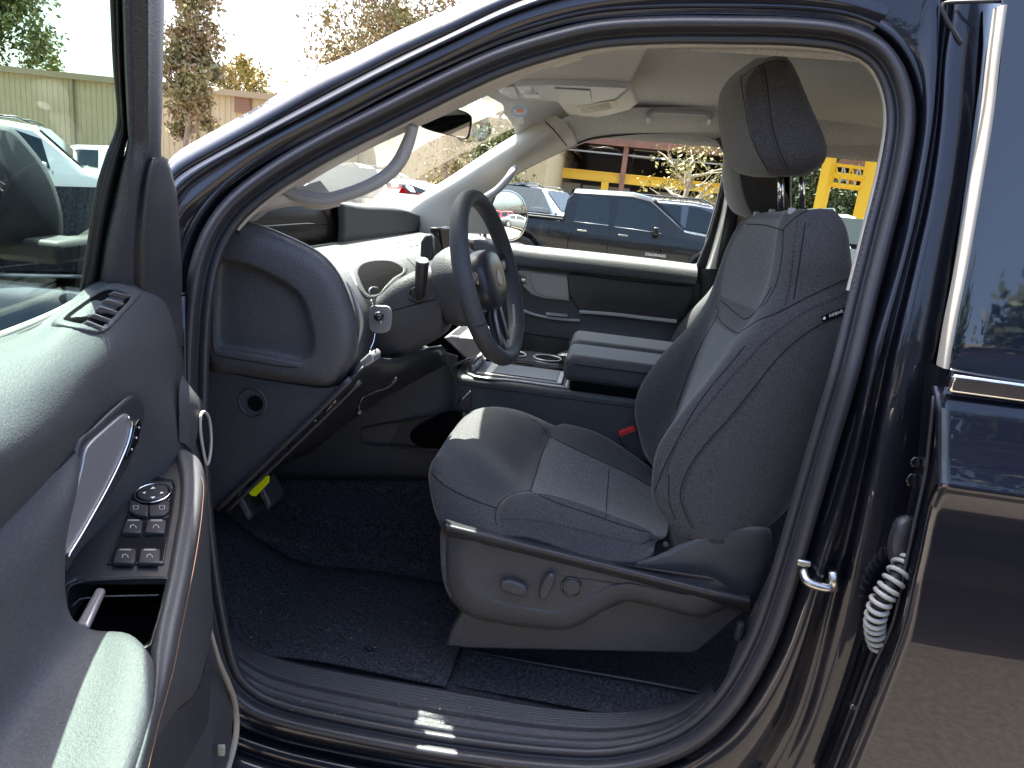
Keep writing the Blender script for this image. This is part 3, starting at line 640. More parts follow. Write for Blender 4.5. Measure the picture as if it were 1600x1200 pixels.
# ================================================================== FLOOR, SILL PLATE, TUNNEL
V = []
def surf(name, rows, m, par=None, nu=3, nv=3, **k): return patch(name, [[Vector(p) for p in r] for r in rows], m, par or car, nu, nv, **k)
zs = .495
flr = surf('floor_carpet', [[(x, .13, z), (x, .16, z-.005), (x, .35, z-.01), (x, .58, z), (x, .64, z+.03)] for x, z in ((-1.35, .95), (-1.22, .72), (-1.08, .56), (-.9, .50), (-.6, zs), (-.2, zs), (.3, zs+.01), (.9, zs+.02), (2.6, zs+.1))], MT['carpet'])
surf('floor_carpet_far', [[(x, 1.06, .7), (x, 1.10, z), (x, 1.5, z), (x, 1.62, z+.1)] for x, z in ((-1.35, .95), (-1.1, .56), (-.6, .5), (.6, .5), (2.6, .6))], MT['carpet'])
surf('firewall', [[(-1.35, y, z) for y in (.05, .5, 1.0, 1.65)] for z in (.5, .9, 1.3, 1.5)], MT['carpet'])
surf('transmission_tunnel', [[(x, .645, .47), (x, .655, .6), (x, .665, .78), (x, .69, .90), (x, .86, .93), (x, 1.03, .9), (x, 1.06, .6)] for x in (-1.35, -.8, -.35, .3, 2.6)], MT['carpet'])
# footwell side of the centre stack with its raised pad
surf('centre_stack_side', [[(-1.20, .63, 1.25), (-.80, .60, 1.22), (-.55, .60, 1.20), (-.37, .645, 1.16)], [(-1.15, .64, 1.0), (-.8, .615, 1.0), (-.55, .615, 1.0), (-.36, .65, 1.0)], [(-1.1, .645, .80), (-.8, .625, .84), (-.55, .625, .86), (-.36, .655, .86)], [(-1.1, .65, .7), (-.8, .645, .74), (-.55, .645, .78), (-.36, .66, .8)]], MT['plas'], thick=.01)
pk = [(568,668),(574,690),(600,694),(700,702),(735,700),(735,600),(708,596),(700,640),(640,648)]
tube('knee_pad_edge', cr([U(a, b, .612) for a, b in [(735,560),(706,575),(712,596),(708,640),(668,652),(590,664),(566,670),(566,688),(580,694),(700,704)]], 5), .0035, MT['plasS'], car)
prism('knee_pad', [U(a, b, .618) for a, b in ((568,672),(640,656),(700,646),(735,610),(735,705),(640,700),(575,693))], (0, .01, 0), MT['plasS'], car, bev=.004)
o = loft('tunnel_bin', [[U(a, b, y) for a, b in ((672,655),(700,642),(735,650),(735,690),(700,700),(650,695),(642,675))] for y in (.616, .606)], MT['dark'], car, 3, 1)
# rubber mat with its fixing post
surf('floor_mat', [[(x, y, zs+.012+.004*math.sin(x*9)+max(0, -x-.95)*1.3) for y in (.17, .3, .45, .6)] for x in (-1.06, -.8, -.55, -.3, -.24)], MT['carpet'], thick=.006)
g = UZ(577, 1016, zs+.018)
ring('mat_post', g, (0, 0, 1), .013, .003, MT['plasS'], car, n=20); disc('mat_post_cap', g, (0, 0, 1), .007, .010, MT['rubber2'], car, bev=.003)
for k in range(5):
    tube('mat_rib', [UZ(338+k*5, 925+k*7, zs+.02), UZ(352+k*3, 945+k*8, zs+.02)], .0016, MT['rubber2'], car, n=5)
rnd0 = random.Random(5); V = []; F = []
for k in range(170):
    p = Vector((rnd0.uniform(-1.0, -.26), rnd0.uniform(.18, .6), zs+.022)) if k < 110 else UZ(rnd0.uniform(420, 1000), rnd0.uniform(1090, 1130), .527)
    s_ = rnd0.uniform(.0008, .0026); a = rnd0.uniform(0, 6.28); e = Vector((math.cos(a), math.sin(a), 0))*s_*rnd0.uniform(1, 2.6); f = Vector((-math.sin(a), math.cos(a), .3))*s_*.6; i = len(V)
    V += [p-e, p+f, p+e, p-f, p+Vector((0, 0, s_))]; F += [(i, i+1, i+4), (i+1, i+2, i+4), (i+2, i+3, i+4), (i+3, i, i+4)]
o = mk('lint', V, F, MT['dirt'], car, smooth=False); o['kind'] = 'stuff'
# ---- sill plate: fine ribs running with the sill
inn = [(340,930),(352,972),(392,1010),(450,1032),(560,1054),(700,1078),(850,1104),(960,1112),(1050,1100),(1110,1070)]
out = [(334,985),(352,1034),(385,1066),(440,1093),(560,1121),(700,1147),(850,1165),(960,1167),(1052,1143),(1116,1092)]
A = cr([UZ(a, b, .515) for a, b in inn], 8); B = cr([S(a, b, .035) for a, b in out], 8)
prof = [(0, -.02), (.0, .0), (.06, .004)]
for k in range(6): c0 = .10+k*.07; prof += [(c0, .004), (c0+.012, .0075), (c0+.030, .0075), (c0+.042, .003)]
prof += [(.54, .004), (.66, .008), (.70, .010), (.74, .004), (.80, .000), (.86, .006), (.93, .012), (1.0, .008), (1.03, -.02)]
rows = [[a.lerp(b, t)+Vector((0, 0, h)) for a, b in zip(A, B)] for t, h in prof]
V, F = grid(rows); mk('sill_plate', V, F, MT['plas'], car)
# seat-side tread and rail cover
tube('rail_cover_edge', cr([U(726,1017,.30), U(760,1022,.29), U(860,1040,.27), U(1000,1064,.25), U(1112,1086,.24)], 5), .0045, MT['plasS'], car)
surf('rail_cover', [[U(726+k*97, 1019+k*17, .295-k*.013) for k in range(5)], [U(726+k*97, 1019+k*17, .295-k*.013)+Vector((0, -.02, -.018)) for k in range(5)], [U(726+k*97, 1019+k*17, .295-k*.013)+Vector((0, -.10, -.02)) for k in range(5)]], MT['carpet'])
surf('pillar_lower_trim', [[(.34, .16, .5), (.40, .12, .5), (.46, .07, .5), (.7, .06, .5)], [(.38, .17, .8), (.43, .13, .8), (.50, .08, .8), (.7, .07, .8)], [(.47, .17, 1.2), (.50, .13, 1.2), (.53, .08, 1.2), (.7, .07, 1.2)], [(.50, .2, 1.4), (.53, .15, 1.4), (.56, .10, 1.4), (.7, .09, 1.4)]], MT['plas'])
surf('rear_door_trim', [[(.62, .06, z), (1.2, .07, z), (1.75, .07, z)] for z in (.5, .9, 1.2, 1.4)], MT['plas'])
surf('cargo_side_trim', [[(1.7, .08, z), (2.2, .08, z), (2.7, .1, z)] for z in (.5, .9, 1.4, 1.9)], MT['trimg'])
# ================================================================== DASH
O = [(334,352),(356,341),(400,349),(450,368),(500,394),(530,427),(550,474),(560,520),(556,555),(543,582),(524,602),(500,606),(430,598),(380,589),(326,578),(318,500),(320,420)]
Rr = [(340,410),(356,408),(384,414),(418,428),(450,446),(470,464),(482,492),(489,525),(489,545),(484,558),(474,565),(460,565),(420,557),(380,550),(340,543),(334,510),(336,450)]
cx, cy = 445, 480
def sc_(L, s, sy=None): return [(cx+(a-cx)*s, cy+(b-cy)*(sy or s)) for a, b in L]
def mixl(A, B, t): return [(a[0]+(b[0]-a[0])*t, a[1]+(b[1]-a[1])*t) for a, b in zip(A, B)]
loops = []
for L, y in ((O, .30), (O, .135), (mixl(O, Rr, .05), .112), (mixl(O, Rr, .16), .094), (mixl(O, Rr, .35), .083), (mixl(O, Rr, .62), .080), (mixl(O, Rr, .9), .080), (mixl(O, Rr, .97), .082), (Rr, .088), (mixl(Rr, [(412,485)]*17, .06), .098), (mixl(Rr, [(412,485)]*17, .16), .103), (mixl(Rr, [(412,485)]*17, .5), .103), (mixl(Rr, [(412,485)]*17, .85), .103)):
    loops.append([U(a, b, y) for a, b in L])
cap = loft('dash_end_cap', loops, MT['dash'], car, 4, 2)
seam('cap_seam', cap, [(336,404),(334,440),(332,500),(334,546),(344,556),(390,564),(440,572),(466,574)], MT['seamd'], cap, r=.0012)
tube('dash_trim_blade', [p for p in cr([U(541,440,.105), U(552,460,.11), U(561,486,.115), U(564,507,.12), U(561,528,.125), U(556,545,.13)], 5)], [.001+.0055*math.sin(math.pi*i/25) for i in range(26)], MT['silver'], car, n=8)
PF = [(-1.10, 1.40), (-.95, 1.42), (-.80, 1.415), (-.70, 1.415), (-.62, 1.412), (-.555, 1.395), (-.515, 1.36), (-.495, 1.31), (-.492, 1.25), (-.50, 1.20), (-.54, 1.15), (-.62, 1.12), (-.75, 1.10)]
rows = []
for y, dx, dz in ((.115, .0, .0), (.2, -.005, .0), (.4, -.01, .0), (.62, .0, .0), (.9, .02, .0), (1.2, .0, .0), (1.5, -.02, .0), (1.64, -.03, 0)):
    rows.append([Vector((x+dx*(1 if x > -.7 else 0), y, z+dz)) for x, z in PF])
dash = patch('dashboard', rows, MT['dash'], car, 3, 4)
# full-width screen standing at the foot of the windshield
def XP(px, py, x=-.745): return UX(px, py, x)
hood_rows = []
sc_pts = [(368,347,400,313)]
tz = 1.532; bz_ = 1.412
ss = []
for y in (.13, .2, .35, .5, .64, .745): ss.append([Vector((-.745, y, bz_)), Vector((-.752, y, (bz_+tz)/2)), Vector((-.766, y, tz + .012*(1-((y-.45)/.4)**2)))])
V, F = grid([[r[k] for r in ss] for k in range(3)]); scr = mk('panorama_screen', V, F, MT['screen'], car, thick=.003, off=0)
tube('screen_bezel', [r[2]+Vector((.004, 0, .002)) for r in ss], .003, MT['gloss'], scr)
tube('screen_line', [Vector((-.7415, y, bz_+.062-.01*(y > .6))) for y in (.13, .3, .5, .71)], .0012, MT['gloss'], scr)
ss = []
for y, h, b in ((.695, tz-.006, 0), (.9, tz-.018, 0), (1.1, tz-.022, 0), (1.3, tz-.028, 0), (1.45, tz-.040, .0), (1.62, tz-.06, 0)):
    ss.append([Vector((-.738, y, bz_+b)), Vector((-.733, y, bz_+.03)), Vector((-.737, y, h-.02)), Vector((-.748, y, h-.003)), Vector((-.85, y, h+.0)), Vector((-.98, y, h-.02))])
patch('dash_screen_shroud', ss, MT['rubber2'], car, 3, 4, thick=.004)
tube('screen_foot_trim', [Vector((-.738, y, bz_+.004)) for y in (.2, .5, .8, 1.1, 1.4)], .004, MT['plasS'], car)
# driver air vent in the dash face
def dc(a, b, l=.001): return cast(dash, a, b, l) or U(a, b, .2)
vb = [(543,414),(560,406),(587,401),(613,404),(634,414),(636,424),(622,440),(604,452),(588,464),(572,466),(560,452),(550,432)]
vi = [(559,424),(567,413),(586,408),(611,409),(628,418),(629,425),(615,434),(602,447),(592,459),(576,460),(568,450),(562,436)]
loft('dash_vent_bezel', [[dc(a, b, l) for a, b in L] for L, l in ((vb, .000), (mixl(vb, vi, .3), .008), (mixl(vb, vi, .8), .007), (vi, .003), (vi, .001))], MT['dash'], car, 3, 2, caps=False)
tl = [[dc(594+(p.x-594)*s_, 432+(p.y-432)*s_, .0035) for p in cr([Vector((a, b, 0)) for a, b in vi], 3, True)] for s_ in (.99, .8, .6, .4, .2, .03)]
V, F = grid(tl, True); mk('dash_vent_shade', V, F, MT['dark'], car)  # black sheet on the dash surface stands for shade in the opening
seam('dash_seam', dash, [(636,404),(646,414),(652,424)], MT['seamd'], dash, r=.0016)
for k in range(4):
    a = Vector((622+k*9, 379-k*1.5)); P = [dc(a.x, a.y, .002), dc(a.x+22, a.y+7, .002)]
    tube('defroster_slot', P, .0022, MT['seamd'], dash, n=5)
# centre touch screen and driver camera beside the column
o = obox('centre_screen', U(700,385,.80), (0, .13, 0), (.012, 0, 0), (-.012, 0, .055), MT['gloss'], car, bev=.004)
obox('screen_glass', U(700,385,.80)+Vector((.0135, 0, 0)), (0, .122, 0), (.001, 0, 0), (-.011, 0, .050), MT['screen'], o, bev=.001)
prism('wiper_stalk', [U(a, b, .52) for a, b in ((657,378),(663,368),(671,365),(675,370),(676,402),(674,408),(660,407),(656,400))], (0, .03, 0), MT['plasS'], car, bev=.006)
# kick panel with the round plug, diagonal edging
kp = [(322,576),(400,592),(500,607),(528,604),(549,590),(540,600),(500,642),(440,700),(380,758),(342,792),(330,796),(322,700)]
kick = prism('kick_panel', [U(a, b, .10) for a, b in kp], (0, .05, 0), MT['plas'], car, bev=.006)
e = cr([U(548,592,.097), U(500,640,.097), U(440,698,.097), U(380,756,.097), U(340,795,.097)], 5)
tube('kick_panel_edge', e, .007, MT['plasS'], car); tube('kick_panel_edge', [p+Vector((.016, .01, -.006)) for p in e], .005, MT['plasS'], car)
c_ = U(395, 628, .1)
hl = [[c_+Vector((math.cos(a)*r_, yy, math.sin(a)*r_*1.04)) for a in [2*math.pi*k/16 for k in range(16)]] for r_, yy in ((.030, -.0015), (.0285, -.003), (.0275, -.001), (.025, .008), (.020, .02))]
loft('kick_panel_socket', hl, MT['plasS'], car, 2, 2, caps=False)
disc('socket_depth', c_+Vector((.006, .0, -.002)), (0, -1, 0), .0165, .002, MT['dark'], car, n=24)
# knee bolster and under-dash pieces
surf('knee_bolster', [[U(548,592,.11), U(585,560,.20), U(620,560,.33), U(690,540,.50), (-.40, .66, 1.12)], [U(520,625,.12), U(556,600,.22), U(610,590,.35), U(660,570,.5), (-.46, .66, 1.08)], [U(440,700,.13), U(480,670,.25), U(540,640,.36), U(600,620,.5), (-.60, .66, 1.0)], [U(350,790,.14), U(380,760,.25), U(430,730,.36), U(500,690,.5), (-.90, .66, .92)]], MT['plasS'], thick=.004)
prism('bonnet_release_shelf', [U(a, b, .16) for a, b in ((538,595),(560,566),(578,550),(584,556),(584,566),(560,580),(548,588),(546,596))], (0, .05, 0), MT['silver'], car, bev=.004)
for a, b, r_ in ((513,634,.013), (520,622,.008), (491,652,.005), (560,640,.007), (455,694,.009)):
    disc('under_dash_knob', U(a, b, .13+(a > 550)*.1), (.6, -1, -.3), r_, .014, MT['gloss'], car, n=16, bev=.003)
tube('under_dash_wire', cr([U(620,590,.25), U(608,604,.24), U(585,612,.23), U(566,622,.22), U(560,640,.2)], 6), .003, MT['gloss'], car)
# pedals
for a, b, w_, nm in ((392, 783, .030, 'accelerator_pedal'), (424, 768, .024, 'brake_pedal')):
    obox(nm, U(a, b, .36), (0, .04, 0), (.004, 0, .01), (-w_*.6, 0, w_), MT['rubber'], car, bev=.006)
tubp = U(424, 768, .36); tube('pedal_arm', [tubp, tubp+Vector((-.12, 0, .16))], .009, MT['rubber2'], car)
# ================================================================== STEERING
def stn(px, yt, yb, y0=.335, y1=.465, k=1):
    a = U(px, yt, y0); b = U(px+ (yb-yt)*.06, yb, y0); c_ = a.lerp(b, .5); h = (a-b)/2; m = (y0+y1)/2
    R_ = []
    for u_, v_ in ((-1, .0), (-.97, .6), (-.72, .93), (0, 1.0), (.72, .93), (.97, .6), (1, 0), (.9, -.65), (.6, -.95), (0, -1.0), (-.6, -.95), (-.9, -.65)):
        p = c_ + h*v_; R_.append(Vector((p.x, m+u_*(y1-y0)/2, p.z)))
    return R_
low = loft('column_shroud', [stn(578, 468, 560), stn(590, 460, 565), stn(612, 440, 560), stn(645, 424, 548), stn(672, 416, 533), stn(684, 422, 522), stn(686, 440, 505)], MT['plas'], car, 3, 3)
seam('shroud_split', low, [(590,492),(607,487),(640,478),(680,468)], MT['seamd'], low, r=.0014)
ca = U(656, 462, .325); cb = U(660, 410, .29)
disc('stalk_socket', U(650, 461, .333), (0, -1, .1), .017, .006, MT['gloss'], low, n=20)
tube('indicator_stalk', [ca+Vector((0, .02, 0)), ca, ca.lerp(cb, .3), ca.lerp(cb, .6), ca.lerp(cb, .95), cb, cb+(cb-ca)*.06], [.008, .009, .0125, .0135, .0145, .0145, .011], MT['plasS'], car, n=16)
disc('stalk_cap', cb+(cb-ca)*.03, (cb-ca), .0125, .0035, MT['trimg'], car, n=20, bev=.0015)
WC = U(766, 437, .40); al = R(19); yw = R(5.5)
WN = Vector((math.cos(al)*math.cos(yw), -math.sin(yw), math.sin(al))).normalized()
WU = (Vector((-math.sin(al), 0, math.cos(al))) - WN*WN.dot(Vector((-math.sin(al), 0, math.cos(al))))).normalized(); WR = WU.cross(WN)   # WR: towards the far side or near side
if WR.y < 0: WR = -WR
def wp(r_, an, h=0): return WC + WR*math.cos(an)*r_ + WU*math.sin(an)*r_ + WN*h
RW = .186
wheel = tube('steering_wheel', [wp(RW*(1 - .03*(math.sin(2*math.pi*k/72) < -.8)), 2*math.pi*k/72) for k in range(72)], .0175, MT['leather'], car, n=14, cyc=True, nrm=WN, flat=1.15)
seam('rim_joint', wheel, [(744,510),(754,508),(764,500),(770,492)], MT['seamd'], wheel, r=.0011)
for sgn, a0, a1 in ((1, R(-78), R(-28)),):
    P = [wp(RW-.0165, a0+(a1-a0)*k/40) for k in range(41)]
    V = []; F = []
    for k in range(0, 40):
        a, b = P[k], P[k].lerp(P[k+1], .55); e = WN*.003
        i = len(V); V += [a-e, a+e, b+e, b-e, a-e-(a-WC).normalized()*.0016, a+e-(a-WC).normalized()*.0016, b+e-(a-WC).normalized()*.0016, b-e-(a-WC).normalized()*.0016]
        F += [(i+4, i+5, i+6, i+7), (i, i+1, i+5, i+4), (i+2, i+3, i+7, i+6), (i+1, i+2, i+6, i+5), (i, i+3, i+7, i+4)]
    mk('rim_stitching', V, F, MT['bellow'], wheel, smooth=False)
# airbag pad, dished; back cover behind it
def wl(sx, sy, h, n=14, cy_=0, p=2.6):
    out_ = []
    for k in range(n):
        a = 2*math.pi*k/n; c_, s_ = math.cos(a), math.sin(a); r_ = (abs(c_)**p+abs(s_)**p)**(-1/p)
        out_.append(WC + WR*c_*r_*sx + WU*(s_*r_*sy+cy_) + WN*h)
    return out_
hub = loft('airbag_pad', [wl(.080, .062, -.040), wl(.086, .068, -.02), wl(.085, .067, .0), wl(.078, .060, .014), wl(.050, .038, .021), wl(.02, .015, .022)], MT['plasS'], wheel, 3, 2)
disc('wheel_emblem', WC+WN*.0195, WN, .019, .004, MT['silver'], wheel, n=28)
loft('wheel_back_cover', [wl(.055, .055, -.125), wl(.080, .082, -.105), wl(.092, .092, -.07), wl(.090, .086, -.045), wl(.07, .06, -.03)], MT['dash'], wheel, 3, 2)
for an, wd in ((R(8), .024), (R(172), .024), (R(-90), .030)):
    P = [wp(r_, an, h) for r_, h in ((.06, -.012), (.10, -.016), (.14, -.012), (.178, -.002))]
    tube('wheel_spoke', cr(P, 4), wd, MT['plasS'], wheel, n=10, nrm=WN, flat=.32)
for an in (R(8), R(172)):
    P = [wp(r_, an+.0, h) for r_, h in ((.09, .0), (.12, .001), (.15, .003))]
    tube('spoke_trim', cr(P, 3), .013, MT['silver'], wheel, n=8, nrm=WN, flat=.2)
    for k in (-1, 1): disc('wheel_button', wp(.115, an+.07*k, .003), WN, .006, .002, MT['gloss'], wheel, n=14)
for sgn in (-1, 1):
    P = [wp(.06+.03*k, R(-90)+sgn*R(22-3*k), .0) for k in range(4)]
    tube('lower_spoke_trim', P, .004, MT['silver'], wheel, n=6)
# ================================================================== CENTRE CONSOLE
console = box('centre_console', (-.385, .645, .60), (.62, 1.075, 1.105), MT['leather'], car, bev=.012, seg=3)
tube('console_stitching', [Vector((x, .6465, 1.075)) for x in (-.37, -.2, 0, .1, .3)], .0007, MT['stitchO'], console, n=4)
tube('console_top_seam', [Vector((x, .6445, 1.083)) for x in (-.37, -.2, 0, .1, .3)], .001, MT['seamd'], console, n=4)
fr_ = [(-.345, .672), (-.07, .672), (-.07, 1.05), (-.345, 1.05)]
tube('tray_surround', cr([Vector((x, y, 1.108)) for x, y in [(-.345,.68),(-.2,.668),(-.08,.668),(-.07,.7),(-.07,1.02),(-.08,1.05),(-.33,1.05),(-.35,1.02)]], 4, True), .0065, MT['silver'], console, cyc=True, flat=.5)
box('console_tray', (-.325, .69, 1.098), (-.085, .835, 1.112), MT['silver'], console, bev=.003)
box('tray_mat', (-.30, .70, 1.112), (-.10, .825, 1.1145), MT['plasS'], console, bev=.001)
box('tray_divider', (-.325, .845, 1.098), (-.085, .872, 1.118), MT['gloss'], console, bev=.004)
box('cup_holder_deck', (-.325, .88, 1.098), (-.085, 1.035, 1.116), MT['gloss'], console, bev=.004)
for x in (-.26, -.15):
    ring('cup_holder_ring', (x, .955, 1.118), (0, 0, 1), .042, .003, MT['silver'], console); disc('cup_holder_well', (x, .955, 1.117), (0, 0, 1), .038, .002, MT['dark'], console)
box('tray_key_slot', (-.342, .70, 1.10), (-.327, .83, 1.128), MT['silver'], console, bev=.005)
for y0, y1, nm in ((.650, .848, 'near'), (.876, 1.07, 'far')):
    o = box('armrest_lid', (-.085, y0, 1.125), (.42, y1, 1.20), MT['leather'], console, bev=.024, seg=4)
    tube('lid_seam', cr([Vector((x, y, 1.178)) for x, y in ((.4, y0-.0012), (.0, y0-.0012), (-.065, y0+.004), (-.0865, y0+.03), (-.0865, y1-.03), (-.06, y1))], 5), .0012, MT['seamd'], o)
box('lid_hinge_gap', (-.06, .655, 1.10), (.42, 1.065, 1.13), MT['dark'], console, bev=.002)
box('latch_button', (-.07, .852, 1.14), (-.04, .872, 1.165), MT['silver'], console, bev=.003)
prism('shifter_wedge', [U(a, b, .70) for a, b in ((692,528),(704,524),(748,528),(754,545),(740,562),(732,566))], (0, .2, 0), MT['silver'], console, bev=.006)
# seat belt buckle by the cushion
o = prism('seat_belt_buckle', [U(a, b, .60) for a, b in ((966,680),(994,672),(1000,684),(1018,722),(998,722),(980,706),(970,694))], (0, .022, 0), MT['plasS'], car, bev=.004)
prism('buckle_button', [U(a, b, .597) for a, b in ((967,676),(991,667),(994,673),(968,683))], (0, .02, 0), MT['red'], o, bev=.001)
# ================================================================== DRIVER SEAT
seat = loft('seat_backrest', [], MT['fab'], car) if False else None
SI = [MT['fab'], MT['fabg']]
LV = [  # A rear-near, B near bolster front, C insert near, D insert far, E far bolster front
 ((1170,846),(1060,833),(1070,800),(1040,742),(1020,728)),
 ((1226,806),(1024,790),(1046,758),(1028,722),(1006,705)),
 ((1252,762),(1019,750),(1050,700),(1036,694),(997,675)),
 ((1275,720),(1029,700),(1063,662),(1052,658),(992,640)),
 ((1297,670),(1062,652),(1086,622),(1070,612),(1000,605)),
 ((1314,615),(1105,600),(1119,578),(1093,548),(1036,552)),
 ((1326,560),(1146,548),(1150,526),(1112,500),(1078,508)),
 ((1332,500),(1184,504),(1176,493),(1124,470),(1104,470)),
 ((1334,450),(1212,448),(1196,446),(1130,428),(1121,430)),
 ((1331,400),(1224,400),(1206,400),(1142,388),(1136,388)),
 ((1324,356),(1232,352),(1212,352),(1164,348),(1156,350)),
 ((1306,330),(1240,330),(1222,336),(1182,336),(1172,338)),
 ((1286,326),(1250,327),(1236,331),(1200,331),(1192,333))]
loops = []
for k, (A, B, C_, D_, E_) in enumerate(LV):
    top_ = max(0, k-9)/3.0
    yA, yB, yC, yD, yE = .185+.03*top_, .185+.035*top_, .275, .50-.0*top_, .585-.03*top_
    if k >= 8: yB += .01; yE -= .02
    a = U(*A, yA); b = U(*B, yB); c = U(*C_, yC); d = U(*D_, yD); e = U(*E_, yE)
    dv = (a-b); dv.y = 0
    s1 = b+dv*.12+Vector((0, -.018, 0)); s2 = b+dv*.55+Vector((0, -.028, 0)); s3 = a+Vector((0, -.012, 0))-dv*.08
    f1 = e+dv*.12+Vector((0, .018, 0)); f2 = e+dv*.55+Vector((0, .026, 0)); f3 = e+dv*.93+Vector((0, .012, 0))
    bk = (a+e+dv)/2; bk = Vector((bk.x, (yA+yE)/2, bk.z)) - dv*.06 if k > 0 else bk
    loops.append([a+Vector((0, .03, 0)), s3, s2, s1, b, b.lerp(c, .5)+(-dv.normalized())*.006, c, c.lerp(d, .5)-dv.normalized()*.002, d, d.lerp(e, .5)-dv.normalized()*.006, e, f1, f2, f3, bk+Vector((0, .12, 0)), bk, bk-Vector((0, .1, 0))])
NU, NV = 4, 5
back = loft('seat_backrest', loops, SI, car, NU, NV)
nper = len(loops[0])*NU
# grey cloth insert: between the insert edges
rows_n = (len(loops)-1)*NV
for i, f in enumerate(back.data.polygons):
    if i >= rows_n*nper: continue
    r_, c_ = divmod(i, nper); lv = r_/NV
    if 6*NU <= c_ < 8*NU and (lv < 6.0 or 7.0 < lv < 10.3): f.material_index = 1
    if 4.8*NU <= c_ < 6*NU and 7.2 < lv < 10.3: f.material_index = 1
for P, ds in (([(1022,770),(1040,724),(1060,685),(1085,640),(1110,605),(1140,570),(1164,540)], False), ([(1040,744),(1052,705),(1078,668),(1108,630),(1140,592),(1167,563),(1196,532),(1222,512),(1257,487),(1300,468),(1331,452)], True), ([(1056,812),(1046,785),(1045,742)], False),
              ([(1082,826),(1066,790),(1064,765),(1076,732),(1100,697),(1140,652),(1180,603),(1212,563),(1247,530),(1280,508),(1320,492)], False), ([(1085,823),(1070,790),(1068,765),(1080,732),(1104,697),(1144,652),(1184,603)], True),
              ([(1120,492),(1130,506),(1152,520),(1164,514),(1186,500),(1214,489),(1262,464),(1300,446),(1330,434)], False), ([(1127,470),(1146,486),(1166,498),(1188,478),(1206,448)], False), ([(1118,478),(1122,490),(1100,530),(1078,577),(1056,640)], False),
              ([(1166,350),(1196,352),(1224,360)], False), ([(1224,358),(1222,400),(1214,440),(1200,468),(1190,480)], False), ([(1224,358),(1240,342),(1262,328)], False), ([(1246,345),(1241,385),(1236,430),(1228,470),(1218,490)], True), ([(1258,348),(1252,390),(1246,430),(1240,468)], False)):
    seam('seat_seam', back, P, MT['stitch'] if ds else MT['seamd'], back, r=.0011 if not ds else .0012, dash=ds, lift=.0004)
# airbag tag
tg = cast(back, 1304, 491, .002)
if tg:
    xd = (cast(back, 1322, 486, .002)-cast(back, 1290, 498, .002)).normalized(); yd = Vector((-.1, -.1, 1))
    zd = xd.cross(yd).normalized(); yd = zd.cross(xd)
    o = obox('airbag_tag', tg, xd*.026, yd*.0065, zd*.0008, MT['gloss'], back, bev=.0005)
    text('airbag_lettering', 'AIRBAG', tg + (CAM-tg).normalized()*.002 + xd*.003, xd, yd, .0082, MT['white'], back)
    disc('airbag_symbol', tg-xd*.021+(CAM-tg).normalized()*.0016, (CAM-tg), .0028, .0005, MT['white'], back, n=12, bev=0)
# ---- headrest
HL = [((1256,274),(1202,275),(1180,277)), ((1282,258),(1196,264),(1150,268)), ((1290,236),(1184,240),(1132,240)), ((1284,208),(1174,208),(1125,208)), ((1270,176),(1167,176),(1122,172)), ((1256,142),(1164,146),(1126,144)), ((1245,114),(1168,122),(1142,121)), ((1235,95),(1184,102),(1166,103)), ((1222,87),(1198,90),(1186,91))]
loops = []
for k, (A, B, E_) in enumerate(HL):
    q = [.04, .015, 0, 0, 0, .005, .012, .03, .06][k]
    y0, y1 = .275+q, .515-q
    a = U(*A, y0); b = U(*B, y0+.012); e = U(*E_, y1-.012); dv = a-b; dv.y = 0; n_ = -dv.normalized()
    m = b.lerp(e, .5)+n_*.012
    loops.append([a, b.lerp(a, .55)+Vector((0, -.012, 0)), b.lerp(a, .12)+Vector((0, -.006, 0)), b, b.lerp(e, .25)+n_*.010, m, b.lerp(e, .75)+n_*.010, e, e+dv*.12+Vector((0, .008, 0)), e+dv*.55+Vector((0, .012, 0)), e+dv, e+dv+Vector((.008, -.06, 0)), (a+e+dv)/2+dv.normalized()*.014, a+Vector((.008, .06, 0))])
hr = loft('seat_headrest', loops, SI, car, 4, 5)
for i, f in enumerate(hr.data.polygons):
    if i < 8*5*14*4 and 3*4 <= i % (14*4) < 7*4: f.material_index = 1
for P, ds in (([(1157,120),(1160,140),(1163,160),(1170,200),(1182,235),(1200,266)], False), ([(1187,104),(1193,130),(1197,160),(1201,192),(1212,232),(1227,266)], True), ([(1192,103),(1198,130),(1202,160),(1206,192),(1217,232),(1232,265)], False), ([(1157,122),(1180,106),(1206,96),(1228,96)], False)):
    seam('headrest_seam', hr, P, MT['stitch'] if ds else MT['seamd'], hr, r=.0010, dash=ds, lift=.0003)
for px, pb in ((1220, 328), (1253, 325)):
    a = U(px, 262, .395+.0*(px > 1230)); b = U(px, pb, .395); tube('headrest_post', [a, b], .0062, MT['chrome'], car, n=14)
for px, py in ((1206,331),(1237,330),(1182,335)):
    p = cast(back, px, py, .002)
    if p: obox('headrest_guide', p, (.006, 0, 0), (0, .006, 0), (0, 0, .006), MT['trimg'], back, bev=.002)
for a, b in (((1196,330),(1216,324)), ((1226,328),(1250,322)), ((1246,329),(1276,322))):
    p, q = cast(back, *a, .001), cast(back, *b, .001)
    if p and q: tube('guide_bezel', [p, p.lerp(q, .5)+Vector((0, 0, .003)), q], .006, MT['plasS'], back, n=8)
